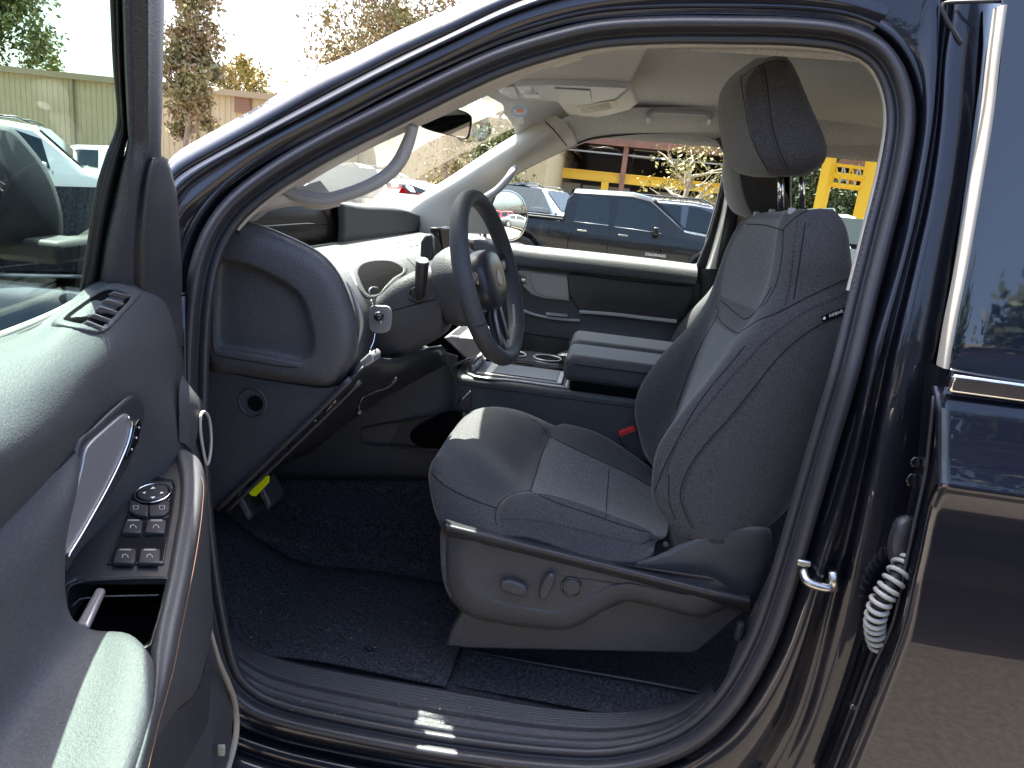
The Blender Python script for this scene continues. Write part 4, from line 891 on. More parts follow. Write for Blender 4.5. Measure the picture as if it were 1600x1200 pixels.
# ---- cushion
Z0 = None
RWS = [
 [(706,832,.215),(692,812,.225),(690,826,.29),(700,815,.38),(716,800,.46),(735,790,.54),(750,780,.58)],
 [(696,829,.197),(680,796,.215),(678,790,.28),(688,775,.38),(702,760,.46),(718,748,.54),(736,744,.585)],
 [(694,826,.192),(671,752,.225),(674,735,.29),(684,718,.38),(696,700,.46),(712,684,.54),(735,680,.59)],
 [(708,824,.186),(682,728,.230),(686,708,.29),(697,690,.38),(712,668,.46),(728,650,.54),(748,650,.59)],
 [(730,822,.180),(706,742,.225),(712,706,.29),(724,684,.38),(740,658,.46),(756,637,.54),(778,640,.595)],
 [(752,823,.173),(742,762,.220),(752,722,.29),(765,698,.38),(782,668,.46),(798,641,.54),(826,648,.60)],
 [(774,824,.168),(778,786,.212),(800,762,.285),(812,738,.38),(828,703,.46),(845,664,.54),(872,668,.60)],
 [(788,828,.165),(800,775,.205),(829,768,.280),(836,745,.38),(846,712,.46),(858,681,.53),(880,662,.59)],
 [(830,830,.163),(850,772,.200),(872,787,.270),(880,762,.38),(890,732,.46),(900,703,.52),(920,672,.59)],
 [(890,850,.163),(908,788,.200),(928,806,.265),(932,782,.38),(936,752,.46),(941,722,.52),(950,686,.59)],
 [(950,866,.165),(962,808,.202),(968,820,.262),(970,796,.38),(974,768,.46),(980,740,.52),(985,708,.59)],
 [(1000,868,.170),(1012,828,.208),(1012,832,.262),(1014,810,.38),(1016,786,.46),(1020,762,.52),(1022,735,.59)],
 [(1022,858,.180),(1026,846,.220),(1040,838,.262),(1045,820,.38),(1050,795,.46),(1054,770,.52),(1050,755,.59)]]
rows = []
for r in RWS:
    P = [U(a, b, c) for a, b, c in r]
    p0 = P[0]; z_b = U(700+(p0.x+.3)*400, 0, .2)
    under = Vector((p0.x+.004, p0.y+.012, max(p0.z-.035, .80))); mid_ = Vector((p0.x, p0.y-.004, p0.z-.016))
    last = P[-1]
    rows.append([under, mid_]+P+[last+Vector((0, .015, -.03)), last+Vector((0, .0, -.12))])
cush = patch('seat_cushion', rows, SI, car, 5, 5)
nc = (len(rows[0])-1)*5
for i, f in enumerate(cush.data.polygons):
    r_, c_ = divmod(i, nc)
    if 7*5 <= r_ < 12*5 and 4*5 <= c_ < 7*5: f.material_index = 1
for P, ds in (([(828,768),(836,745),(846,712),(858,681)], False), ([(830,768),(872,786),(928,805),(968,819),(1010,831)], False), ([(858,682),(900,702),(941,721),(980,739),(1018,760)], False), ([(947,808),(948,780),(950,755),(952,730)], False),
              ([(776,820),(774,804),(780,786),(800,772),(828,766)], False), ([(782,812),(812,811),(850,815),(889,824),(930,834),(970,843),(1004,850)], True), ([(674,738),(690,755),(715,770),(745,783),(776,794)], False), ([(1004,850),(1012,845),(1022,842)], False), ([(858,682),(845,664),(830,655)], False)):
    seam('cushion_seam', cush, P, MT['stitch'] if ds else MT['seamd'], cush, r=.0010, dash=ds, lift=.0004)
# ---- side shield with its switches
base = [(694,832),(693,880),(696,915),(704,938),(722,956),(740,966),(800,978),(860,984),(884,984),(905,977),(955,948),(975,940),(1000,942),(1075,962),(1098,966),(1112,960),(1168,936),(1150,925),(900,872),(720,832)]
inset = [(728,858),(726,885),(728,905),(736,920),(750,932),(770,940),(810,950),(860,958),(876,957),(892,950),(930,930),(957,915),(984,912),(1070,930),(1094,930),(1100,928),(1124,908),(1110,901),(890,870),(750,846)]
sh_l = [[U(a, b, .22) for a, b in base], [U(a, b, .158) for a, b in base], [U(a, b, .148) for a, b in mixl(base, inset, .12)], [U(a, b, .143) for a, b in mixl(base, inset, .3)], [U(a, b, .136) for a, b in mixl(base, inset, .8)], [U(a, b, .136) for a, b in inset], [U(a, b, .139) for a, b in mixl(inset, [(868,898)]*20, .06)], [U(a, b, .139) for a, b in mixl(inset, [(868,898)]*20, .5)], [U(a, b, .139) for a, b in mixl(inset, [(868,898)]*20, .9)]]
shield = loft('seat_side_shield', sh_l, MT['plas'], car, 1, 1, auto=28)
lg = [[U(697+k*(1172-697)/6, 816+k*(934-816)/6 + o_, y) for k in range(7)] for o_, y in ((-6, .20), (-2, .150), (2, .128), (8, .122), (14, .126), (18, .134), (24, .15))]
patch('shield_ledge', lg, MT['plasS'], car, 3, 4)
loft('shield_front_edge', [[U(a, b, y) for a, b in ((690,818),(706,822),(704,850),(706,890),(712,930),(702,932),(692,905),(688,860))] for y in (.26, .17, .152, .150)], MT['plas'], car, 2, 2)
tri = [(984,886),(1030,866),(1080,842),(1130,822),(1165,819),(1196,822),(1206,834),(1204,870),(1190,910),(1172,940),(1080,912)]
loft('recliner_cover', [[U(a, b, y) for a, b in L] for L, y in ((tri, .25), (tri, .172), (mixl(tri, [(1120,880)]*11, .06), .162), (mixl(tri, [(1120,880)]*11, .2), .158), (mixl(tri, [(1120,880)]*11, .8), .158))], MT['plas'], car, 3, 1)
prism('seat_skirt', [U(a, b, .19) for a, b in ((722,950),(800,972),(900,970),(980,935),(1100,960),(1172,930),(1166,955),(1092,1018),(1080,1022),(730,1014),(696,1010),(704,985))], (0, .05, 0), MT['plas'], car, bev=.006)
prism('cushion_pan', [U(a, b, .24) for a, b in ((684,788),(700,800),(760,820),(1040,866),(1180,850),(1180,940),(1000,940),(720,900),(694,850))], (0, .3, 0), MT['fab'], car, bev=.01)
disc('bolt_tab', U(1040, 850, .18), (0, -1, .1), .006, .004, MT['plas'], car, n=16)
s_ = prism('seat_slide_switch', [U(a, b, .138) for a, b in ((784,904),(800,903),(822,911),(826,920),(822,928),(806,926),(786,919),(781,911))], (0, -.014, 0), MT['plas'], shield, bev=.005, seg=3)
prism('seat_recline_switch', [U(a, b, .138) for a, b in ((858,892),(867,892),(868,902),(860,922),(851,934),(843,929),(843,918),(850,902))], (0, -.016, 0), MT['plas'], shield, bev=.005, seg=3)
c_ = U(893, 917, .138); ring('lumbar_ring', c_+Vector((0, -.001, 0)), (0, -1, 0), .0205, .0022, MT['gloss'], shield); disc('lumbar_switch', c_, (0, -1, 0), .018, .003, MT['plas'], shield, bev=.002)
# ================================================================== FAR SIDE OF THE CABIN
def SP(px, py, off=0.0):
    p = U(px, py, 1.6)
    for _ in range(8): p = U(px, py, 1.62-.22*max(0, p.z-1.36)+off)
    return p
WC_ = [(765,380),(762,350),(772,312),(790,284),(812,269),(850,250),(890,232),(930,218),(1000,211.5),(1060,211.5),(1100,215),(1121,224),(1131,246),(1123,300),(1105,366),(1087,413),(1000,404),(900,393),(820,385)]
wc2 = [Vector((p.x, p.y)) for p in cr([Vector((a, b, 0)) for a, b in WC_], 5, True)]
def offl(P, n_):
    out_ = []
    for i in range(len(P)):
        t = (P[(i+1) % len(P)]-P[(i-1) % len(P)]).normalized(); out_.append(P[i]+Vector((t.y, -t.x))*n_)
    return out_
sg = 1 if sum((wc2[i]-sum(wc2, Vector((0, 0)))/len(wc2)).dot(offl(wc2, 1)[i]-wc2[i]) for i in range(len(wc2))) > 0 else -1
def wl2(n_, off): return [SP(p.x, p.y, off) for p in offl(wc2, sg*n_)]
V, F = grid([wl2(-1, .05), wl2(0, .02), wl2(2.5, .0), wl2(4, .02)], True); mk('far_window_seal', V, F, MT['rubber2'], car)
V = [SP(p.x, p.y, .04) for p in offl(wc2, sg*1)]; c = sum(V, Vector())/len(V); V.append(c)
mk('far_window_glass', V, [(i, (i+1) % (len(V)-1), len(V)-1) for i in range(len(V)-1)], MT['pglass'], car)
# black door frame and belt pillar at the window's rear edge
prism('far_pillar_seal', [SP(a, b, -.01) for a, b in ((1118,216),(1134,244),(1127,300),(1108,368),(1088,416),(1090,470),(1104,470),(1107,420),(1128,350),(1140,300),(1146,240),(1140,212))], (0, .03, 0), MT['rubber2'], car, bev=.006)
patch('far_pillar_trim', [[SP(a, b, o_) for a, b, o_ in r] for r in ([(1132,205,.0),(1145,205,-.06),(1175,205,-.06),(1200,205,.02)], [(1138,250,.0),(1148,250,-.06),(1178,250,-.06),(1200,250,.02)], [(1126,330,.0),(1136,330,-.06),(1158,330,-.06),(1180,330,.02)], [(1106,400,.0),(1116,400,-.06),(1136,400,-.06),(1160,400,.02)], [(1100,420,.0),(1108,420,-.06),(1130,420,-.06),(1155,420,.02)])], MT['trimb'], car, 4, 3)
patch('far_pillar_lower_trim', [[SP(a, b, o_) for a, b, o_ in r] for r in ([(1092,420,.0),(1106,420,-.05),(1150,420,-.05),(1190,420,.02)], [(1085,520,.0),(1096,520,-.05),(1150,520,-.05),(1190,520,.02)], [(1080,640,.0),(1090,640,-.05),(1150,640,-.05),(1190,640,.02)])], MT['plasS'], car, 3, 3)
tube('far_seat_belt', [SP(1150, 215, -.075), SP(1150, 300, -.08), SP(1128, 420, -.08)], .022, MT['plasS'], car, n=8, nrm=(0, 1, 0), flat=.05)
# far rear window
RC = [(1240,240),(1262,228),(1320,230),(1382,235),(1480,240),(1470,300),(1400,470),(1330,455),(1250,445),(1236,330)]
r2 = [Vector((p.x, p.y)) for p in cr([Vector((a, b, 0)) for a, b in RC], 4, True)]
sg2 = 1 if sum((r2[i]-sum(r2, Vector((0, 0)))/len(r2)).dot(offl(r2, 1)[i]-r2[i]) for i in range(len(r2))) > 0 else -1
def rl2(n_, off): return [SP(p.x, p.y, off) for p in offl(r2, sg2*n_)]
V, F = grid([rl2(-1, .05), rl2(0, .02), rl2(3, .0), rl2(5, .02)], True); mk('far_rear_window_seal', V, F, MT['rubber2'], car)
V = [SP(p.x, p.y, .04) for p in offl(r2, sg2*1)]; c = sum(V, Vector())/len(V); V.append(c)
mk('far_rear_window_glass', V, [(i, (i+1) % (len(V)-1), len(V)-1) for i in range(len(V)-1)], glassmat('rear_side_glass', (.70, .80, .66)), car)
V = rl2(5, .02); W2 = [Vector((p.x + (p.x-1.0)*.0, p.y, p.z)) for p in V]
# body side sheet round both windows (a wall with two holes, built as two rings out to a common rectangle)
def ring_to_rect(nm, inner, x0, x1, z0, z1, m, yo=.0):
    c = sum(inner, Vector())/len(inner); out_ = []
    for p in inner:
        d = Vector((p.x-c.x, 0, p.z-c.z)); s = 1e9
        if abs(d.x) > 1e-6: s = min(s, ((x1 if d.x > 0 else x0)-c.x)/d.x)
        if abs(d.z) > 1e-6: s = min(s, ((z1 if d.z > 0 else z0)-c.z)/d.z)
        q = Vector((c.x+d.x*s, 0, c.z+d.z*s)); q.z = min(q.z, max(1.40, 1.47+.735*(q.x+.8))) if q.x < 0 else q.z; q.y = 1.62-.22*max(0, q.z-1.36)+yo; out_.append(q)
    V, F = grid([inner, out_], True); return mk(nm, V, F, m, car, thick=.004, smooth=False)
xs_ = (wl2(4, .02)[60].x); 
ring_to_rect('far_door_frame', wl2(4, .02), -.50, .42, 1.30, 1.90, MT['dark'], .025)
ring_to_rect('far_rear_door_frame', rl2(5, .02), .42, 1.35, 1.25, 1.90, MT['dark'], .025)
surf('far_cargo_side', [[(x, 1.60, z) for x in (1.34, 2.0, 2.7)] for z in (.5, 1.2, 1.9)], MT['trimg'])
surf('tailgate_trim', [[(2.7, y, z) for y in (.05, .8, 1.65)] for z in (.5, 1.0, 1.35)], MT['plas'])
surf('rear_header', [[(2.7, y, z) for y in (.05, .8, 1.65)] for z in (1.78, 1.85, 1.98)], MT['head'])
# outer skin of the far side
surf('far_body_side', [[(x, y, z) for x in (-2.2, -1.3, -.4, .6, 1.6, 2.75)] for y, z in ((1.74, 1.36), (1.80, 1.2), (1.82, .9), (1.78, .5))], MT['paint'], None, 2, 2, thick=.003)
surf('far_mirror_arm', [[(-.62, 1.72, 1.37), (-.58, 1.72, 1.38), (-.52, 1.72, 1.37)], [(-.62, 1.88, 1.40), (-.58, 1.88, 1.42), (-.52, 1.88, 1.40)]], MT['plasS'], thick=.03)
# ---- far door trim
def T(a, b, o_=0): return U(a, b, 1.565+o_)
rows = [[T(a, b, o_) for a, b, o_ in r] for r in (
 [(740,366,.05),(800,380,.05),(900,391,.05),(1000,402,.05),(1088,413,.05)],
 [(740,370,.02),(800,384,.02),(900,395,.02),(1000,406,.02),(1089,417,.02)],
 [(740,376,.0),(800,391,.0),(900,402,.0),(1000,413,.0),(1090,424,.0)],
 [(740,392,-.012),(800,407,-.012),(900,416,-.012),(1000,427,-.012),(1089,437,-.012)],
 [(740,402,-.008),(800,415,-.008),(900,424,-.008),(1000,434,-.008),(1087,443,-.008)],
 [(740,405,.02),(800,418,.02),(900,427,.02),(1000,437,.02),(1086,446,.02)])]
patch('far_door_top_pad', rows, MT['dash'], car, 4, 4)
rows = [[T(a, b, o_) for a, b, o_ in r] for r in (
 [(720,395,.03),(800,415,.03),(900,425,.03),(1000,434,.03),(1095,443,.03)], [(720,470,.025),(800,470,.025),(900,480,.025),(1000,490,.025),(1095,498,.025)],
 [(720,520,.035),(800,520,.0),(900,528,-.01),(1000,536,-.01),(1095,545,-.01)], [(720,600,.04),(800,600,.0),(900,600,-.01),(1000,610,-.01),(1095,620,-.01)], [(720,760,.04),(800,760,.0),(900,760,-.01),(1000,770,-.01),(1095,780,-.01)])]
fd = patch('far_door_panel', rows, MT['plasS'], car, 3, 3)
ins = [(886,430),(890,427),(960,436),(1040,444),(1084,448),(1080,470),(1072,496),(1060,503),(1000,497),(905,487),(898,476),(888,458)]
prism('door_insert', [T(a, b, .008) for a, b in ins], (0, .01, 0), MT['plasS'], fd, bev=.006)
bz = [(809,424),(816,421),(850,425),(888,429),(890,458),(891,471),(850,467),(830,461),(816,447)]
prism('handle_bezel', [T(a, b, .015) for a, b in bz], (0, .01, 0), MT['silver'], fd, bev=.004)
prism('satin_plate', [T(a, b, .008) for a, b in ((828,426),(850,427),(886,432),(889,458),(889,468),(850,463),(836,456),(829,440))], (0, .005, 0), MT['silver'], fd, bev=.003)
prism('lock_switch', [T(a, b, .011) for a, b in ((813,431),(821,432),(822,444),(814,443))], (0, .004, 0), MT['gloss'], fd, bev=.002)
tube('armrest_edge_trim', cr([T(905,487,-.02), T(960,491,-.02), T(1010,497,-.02), T(1057,502,-.02)], 4), .007, MT['trimg'], fd)
tube('pull_cup_trim', cr([T(808,479,-.005), T(822,487,-.01), T(840,493,-.015), T(870,498,-.02), T(906,501,-.02)], 4), .0055, MT['trimg'], fd)
prism('pull_handle', [T(a, b, -.03) for a, b in ((853,488),(886,491),(887,496),(853,493))], (0, .01, 0), MT['silver'], fd, bev=.002)
tube('lower_trim_line', [T(815,520,.0), T(900,532,-.018), T(1080,552,-.018)], .003, MT['seamd'], fd)
# ---- far exterior mirror
mc = U(795, 338, 1.93); dv = (mc-CAM).normalized(); rf = Vector((.955, .29, -.02)).normalized(); MN = (rf-dv).normalized()
def onpl(a, b, k=0): return plane_hit(a, b, mc+MN*k, MN)
mo = [(752,318),(770,304),(792,299),(811,307),(821,324),(823,344),(815,364),(800,374),(775,374),(752,372)]
mo2 = [(p.x, p.y) for p in cr([Vector((a, b, 0)) for a, b in mo], 3, True)]
o = loft('far_door_mirror', [[onpl(790+(a-790)*s, 338+(b-338)*s, k) for a, b in mo] for s, k in ((1.0, .004), (1.05, -.003), (1.05, -.03), (.9, -.09), (.5, -.12))], MT['gloss'], car, 3, 2, caps=False)
ml_ = []
for s_ in (1.0, .8, .6, .4, .2, .05):
    ml_.append([onpl(790+(a-790)*.985*s_, 338+(b-338)*.985*s_, .002+.0045*(1-s_*s_)) for a, b in mo2])
V, F = grid(ml_, True); F.append(tuple(len(ml_)*len(mo2)-len(mo2)+j for j in range(len(mo2)))); mk('mirror_glass', V, F, MT['mirror'], o)
# ---- headliner and pillars
HLp = [(.185, 1.872), (.20, 1.90), (.26, 1.925), (.38, 1.945), (.62, 1.955), (.86, 1.958), (1.10, 1.955), (1.30, 1.945), (1.41, 1.925), (1.475, 1.893), (1.505, 1.86), (1.525, 1.835), (1.545, 1.82)]
rows = []
for x, dz, k in ((-.37, -.055, .7), (-.28, -.03, .85), (-.15, -.008, 1), (.1, 0, 1), (.6, 0.004, 1), (1.3, 0, 1), (2.0, -.01, 1), (2.7, -.05, 1)):
    rows.append([Vector((x+.10*(1 if x < -.3 else .4 if x < -.2 else 0)*(1-((y-.86)/.75)**2)*-1, y, 1.84+(z-1.84)*k+dz*(.3+.7*(y > .13)))) for y, z in HLp])
patch('headliner', rows, MT['head'], car, 3, 4)
rows = [[SP(a, b, o_) for a, b, o_ in r] for r in (
 [(700,278,-.02),(760,235,-.02),(847,182,-.03),(900,150,-.06),(1000,140,-.10),(1130,138,-.10)],
 [(722,290,-.06),(780,248,-.07),(868,196,-.08),(910,184,-.10),(1000,186,-.06),(1130,186,-.06)],
 [(745,300,-.04),(800,262,-.05),(880,216,-.05),(925,205,-.05),(1000,200,-.035),(1130,204,-.035)],
 [(765,312,.0),(806,271,.0),(889,230,.0),(930,216,.0),(1000,209.5,.0),(1124,222,.0)])]
rows2 = [[SP(a, b, o_) for a, b, o_ in r] for r in (
 [(588,364,.0),(640,316,.0),(700,278,-.01),(760,238,-.01),(815,204,-.01),(847,183,-.01),(858,176,-.02)],
 [(612,364,-.05),(660,316,-.05),(716,282,-.06),(776,243,-.06),(830,210,-.06),(862,192,-.06),(874,184,-.06)],
 [(700,364,-.06),(705,318,-.06),(742,292,-.06),(798,256,-.06),(850,226,-.06),(880,210,-.06),(892,202,-.06)],
 [(768,366,.0),(766,322,.0),(778,300,.0),(806,272,.0),(860,245,.0),(889,231,.0),(902,225,.0)])]
ap = patch('far_windshield_pillar', rows2, MT['trimb'], car, 4, 4)
seam('pillar_joint', ap, [(852,190),(868,206),(886,228)], MT['seamd'], ap, r=.002)
hp = cr([SP(806,262,-.07), SP(801,268,-.10), SP(793,280,-.12), SP(778,296,-.12), SP(760,308,-.12), SP(745,316,-.09), SP(736,318,-.07)], 5)
tube('far_pillar_grab_handle', hp, .0145, MT['trimg'], car, n=12, flat=.8)
patch('far_roof_rail', [[SP(a, b, o_) for a, b, o_ in r] for r in (
 [(868,190,-.06),(905,176,-.08),(1000,168,-.10),(1130,168,-.10),(1250,172,-.10),(1420,180,-.10)],
 [(880,206,-.05),(915,194,-.05),(1000,188,-.06),(1130,190,-.06),(1250,200,-.06),(1420,205,-.06)],
 [(889,228,.0),(929,214,.0),(1000,208,.0),(1130,210,.0),(1250,226,.0),(1420,232,.0)])], MT['head'], car, 4, 3)
# grab handle above the far door
def hz(a, b): return U(a, b, 1.405)
tube('roof_grab_handle', cr([hz(1014,186)+Vector((0,.05,.0)), hz(1013,181), hz(1018,175), hz(1030,173), hz(1062,174), hz(1096,176), hz(1106,178), hz(1110,184), hz(1109,189)+Vector((0,.05,0))], 5), .0095, MT['trimg'], car, n=10)
# ---- windshield and its driver-side trim
wr = []
for t in (0, .25, .5, .75, 1.0):
    wr.append([Vector((-1.12+.78*t-.10*(1-((y-.86)/.76)**2), y, 1.385+.485*t+.010*math.sin(math.pi*t))) for y in (.13, .4, .7, 1.0, 1.3, 1.6)])
patch('windshield', wr, MT['wglass'], car, 3, 3)
surf('cowl_cover', [[(x, y, 1.385) for y in (.1, .86, 1.62)] for x in (-1.3, -1.12, -.98)], MT['rubber2'], thick=.004)
op = [(340,352),(372,331),(420,299),(500,254),(600,204),(700,157),(780,119),(860,92),(940,74),(1040,67),(1150,66)]
mp = [(352,350),(385,330),(432,300),(508,261),(602,211),(700,166),(780,129),(860,98),(940,78),(1040,70),(1150,69)]
ip = [(400,345),(434,318),(486,283),(545,249),(606,219),(700,178),(768,146),(850,108),(940,82),(1040,72),(1150,71)]
A = [S(a, b, .05) for a, b in op]; B = [S(a, b, .075) for a, b in mp]; C_ = [S(a, b, .13) for a, b in ip]; E_ = [S(a-4, b-6, .16) for a, b in ip]
patch('driver_windshield_pillar', [A, B, C_, E_], MT['trimb'], car, 4, 4)
patch('pillar_foot', [[U(a, b, y) for a, b, y in r] for r in ([(352,348,.10),(400,322,.12),(440,306,.14),(470,292,.16),(500,282,.18)], [(362,350,.12),(408,330,.13),(450,318,.15),(484,308,.17),(515,300,.19)], [(372,352,.15),(420,330,.15),(462,322,.17),(500,328,.18),(532,322,.2)])], MT['trimb'], car, 4, 3)
hp = cr([U(646,196,.15), U(638,222,.155), U(624,252,.16), U(600,277,.16), U(560,297,.16), U(510,311,.16), U(468,306,.155), U(444,298,.15)], 6)
gh = tube('driver_grab_handle', hp, [.0125+.0035*min(1, i/10, (len(hp)-1-i)/8) for i in range(len(hp))], MT['trimg'], car, n=14, flat=.8)
seam('handle_groove', gh, [(634,218),(622,250),(598,275),(560,294),(512,308),(474,306)], MT['bellow'], gh, r=.0011)
# ---- inside mirror
mo = [(657,196),(672,184),(700,168),(716,171),(733,178),(737,188),(734,211),(726,217),(700,211),(672,204)]
RMc = U(698, 192, .78); dv = (RMc-CAM).normalized(); rf = Vector((.35, -.93, .10)).normalized(); RN = (rf-dv).normalized()
def onr(a, b, k=0): return plane_hit(a, b, RMc+RN*k, RN)
o = loft('inside_mirror', [[onr(697+(a-697)*s, 193+(b-193)*s, k) for a, b in mo] for s, k in ((.93, .003), (1.0, .001), (1.0, -.012), (.8, -.035))], MT['gloss'], car, 3, 2, caps=False)
prism('mirror_glass', [onr(697+(p.x-697)*.93, 193+(p.y-193)*.93, .001) for p in cr([Vector((a, b, 0)) for a, b in mo], 3, True)], -RN*.002, MT['mirror'], o, bev=0)
tube('mirror_stem', [RMc-RN*.03, RMc-RN*.05+Vector((-.02, .0, .06)), RMc+Vector((-.03, 0, .11))], .009, MT['gloss'], o)
# ---- roof console, visors
def Z(a, b, z=1.872): return UZ(a, b, z)
dvz = [(776,129),(800,118),(850,100),(905,86),(960,78),(1012,76),(1006,92),(990,122),(980,136),(930,133),(860,130),(800,130)]
o = prism('driver_sun_visor', [Z(a, b, 1.882) for a, b in dvz], (0, 0, .018), MT['head'], car, bev=.008, seg=3)
prism('visor_label', [Z(a, b, 1.880) for a, b in ((856,101),(904,88),(913,92),(868,106))], (0, 0, .001), MT['paper'], o, bev=0)
oc = [(778,145),(786,134),(860,132),(960,136),(986,138),(962,156),(925,162),(880,160),(830,156),(800,156)]
o = prism('roof_console', [Z(a, b, 1.868) for a, b in oc], (0, 0, .05), MT['trimg'], car, bev=.01, seg=3)
for q in (((808,136),(828,135),(832,141),(812,142)), ((816,147),(842,148),(844,154),(820,153))): prism('map_light', [Z(a, b, 1.866) for a, b in q], (0, 0, .003), MT['white'], o, bev=.001)
prism('console_button_bar', [Z(a, b, 1.866) for a, b in ((812,142),(834,141),(840,147),(817,147))], (0, 0, .003), MT['gloss'], o, bev=.001)
prism('sunglasses_lid', [Z(a, b, 1.864) for a, b in ((866,139),(922,142),(925,158),(874,157))], (0, 0, .004), MT['trimg'], o, bev=.002)
prism('microphone_cover', [Z(a, b, 1.864) for a, b in ((790,137),(804,136),(811,152),(800,155),(792,147))], (0, 0, .004), MT['trimg'], o, bev=.002)
vz2 = [(868,158),(905,160),(940,160),(962,156),(984,138),(992,150),(996,164),(985,172),(955,180),(922,187),(900,188),(888,182)]
o = prism('far_sun_visor', [Z(a, b, 1.874) for a, b in vz2], (0, 0, .02), MT['trimb'], car, bev=.008, seg=3)
lbl = prism('visor_label', [Z(a, b, 1.872) for a, b in ((900,168),(954,158),(962,168),(908,181))], (0, 0, .001), MT['paper'], o, bev=0)
prism('label_header', [Z(a, b, 1.871) for a, b in ((954,158),(960,157.5),(963,167),(962,168))], (0, 0, .0006), MT['amber'], o, bev=0)
for k in range(5): tube('label_line', [Z(905+k*.9, 170.5+k*2, 1.8705), Z(952+k*.9, 161+k*2, 1.8705)], .0008, MT['trimg'], o, n=4)
# ---- far seat: copies of the driver's seat parts
for nm in ('seat_backrest', 'seat_headrest', 'seat_cushion', 'headrest_post', 'headrest_post.001'):
    s_ = bpy.data.objects[nm]; c_ = s_.copy(); col.objects.link(c_); c_.parent = car; c_.location = (.15, .945, -.085 if 'head' in nm else -.02)
    c_['label'] = 'front passenger ' + nm.split('.')[0].replace('_', ' ')
# ================================================================== SMALL THINGS IN THE CABIN
m = thing('phone_mount', 'small square grey magnetic phone mount with ball joint clipped beside the steering column', 'phone mount', U(594, 520, .27))
def rel(par, P): return [Vector(p)-par.location for p in P]
sq = cr([Vector((a, b, 0)) for a, b in ((578,484),(581,478),(594,477.5),(606,479),(611,486),(612,500),(609,514),(602,520),(590,521),(580,518),(576,509),(576,495))], 3, True)
prism('mount_plate', rel(m, [U(p.x, p.y, .27) for p in sq]), (0, .006, 0), MT['silver'], m, bev=.002, seg=3)
bc = U(592, 494, .262)-m.location
loft('ball_joint', [[bc+Vector((math.cos(a)*r_, y, math.sin(a)*r_)) for a in [2*math.pi*k/10 for k in range(10)]] for y, r_ in ((.006, .010), (0, .0112), (-.006, .010), (-.010, .006), (-.012, .002))], MT['gloss'], m, 2, 3)
disc('locking_pin', U(595,503,.262)-m.location, (0, -1, 0), .003, .004, MT['chrome'], m, n=12)
tube('mount_cable', rel(m, cr([U(578,462,.20), U(577,453,.20), U(583,449,.21), U(590,450,.24)], 5)), .0018, MT['chrome'], m)
tube('mount_cable', rel(m, cr([U(580,470,.21), U(582,476,.24), U(590,480,.265)], 5)), .0018, MT['chrome'], m)
tube('mount_cable', rel(m, cr([U(586,520,.268), U(584,532,.26), U(579,545,.25), U(578,552,.24)], 5)), .0016, MT['chrome'], m)
tag_ = prism('pedal_tag', [U(a, b, .20) for a, b in ((385,768),(414,743),(421,744),(420,754),(400,775),(394,775))], (0, .0015, .0), MT['yellow'], None, bev=.0004)
tag(tag_, 'bright yellow paper tag hanging under the dash above the pedals', 'tag')
lf = prism('leaf_scrap', [D(a, b, .0735) for a, b in ((81,690),(84,692),(88,698),(84,697))], DN*.001, MT['yellow'], None, bev=0)
tag(lf, 'tiny yellow leaf scrap lying on the upper pad of the open door', 'leaf')
def WSP(px, py, k=0):      # on the windshield glass
    p = UX(px, py, -.45)
    P0 = Vector((-1.12, 1.25, 1.385)); n = Vector((-.485, 0, .78)).normalized(); return plane_hit(px, py, P0-n*k, n)
st = thing('service_sticker', 'round blue and white service sticker with a red centre inside the windshield corner', 'sticker', WSP(812, 175, .02))
def srel(L, k): return [WSP(a, b, k)-st.location for a, b in L]
e_ = [(812+14*math.cos(a), 173+10*math.sin(a)) for a in [2*math.pi*k/20 for k in range(20)]]
prism('sticker_sheet', srel(e_, .02), (0, 0, -.0006), mat('sticker_blue', (.25, .45, .75), .5), st, bev=0)
prism('sticker_panel', srel([(812+(a-812)*.7, 173+(b-173)*.55) for a, b in e_], .022), (0, 0, -.0006), MT['white'], st, bev=0)
prism('sticker_emblem', srel([(807,171),(818,171),(818,176),(807,176)], .024), (0, 0, -.0006), MT['red'], st, bev=0)
prism('sticker_tab', srel([(804,184),(817,182),(819,193),(806,194)], .02), (0, 0, -.0006), MT['white'], st, bev=0)
# ================================================================== OUTSIDE: GROUND
def stuffmat(name, **k): return mat(name, **k)
asph = mat('asphalt', (.11, .094, .076), .9, bump=.7, scale=60, c2=(.16, .138, .11), cscale=35, detail=6)
gr = mk('ground', [(-250, -250, 0), (250, -250, 0), (250, 250, 0), (-250, 250, 0)], [(0, 1, 2, 3)], asph, None, smooth=False); tag(gr, kind='structure')
# parking bays: painted lines 4 mm above the asphalt
def mark(x0, y0, x1, y1):
    o = mk('road_marking', [(x0, y0, .004), (x1, y0, .004), (x1, y1, .004), (x0, y1, .004)], [(0, 1, 2, 3)], MT['whitep'], None, smooth=False); tag(o, kind='structure')
for k in range(9): mark(-16+k*5.6, 20.2, -15.9+k*5.6, 25.0)
mark(-1.6, -4, -1.5, .1); 
hm = mat('far_hill', (.16, .17, .12), .95, c2=(.22, .2, .14), cscale=.02)
rows = [[Vector((x, y, h*(.5+.5*math.sin(x*.013+y)+.25*math.sin(x*.041)))) for x in range(-420, 421, 30)] for y, h in ((235, 0), (250, 5), (290, 12), (330, 16), (380, 0))]
o = patch('hills', rows, hm, None, 2, 2); tag(o, kind='structure')

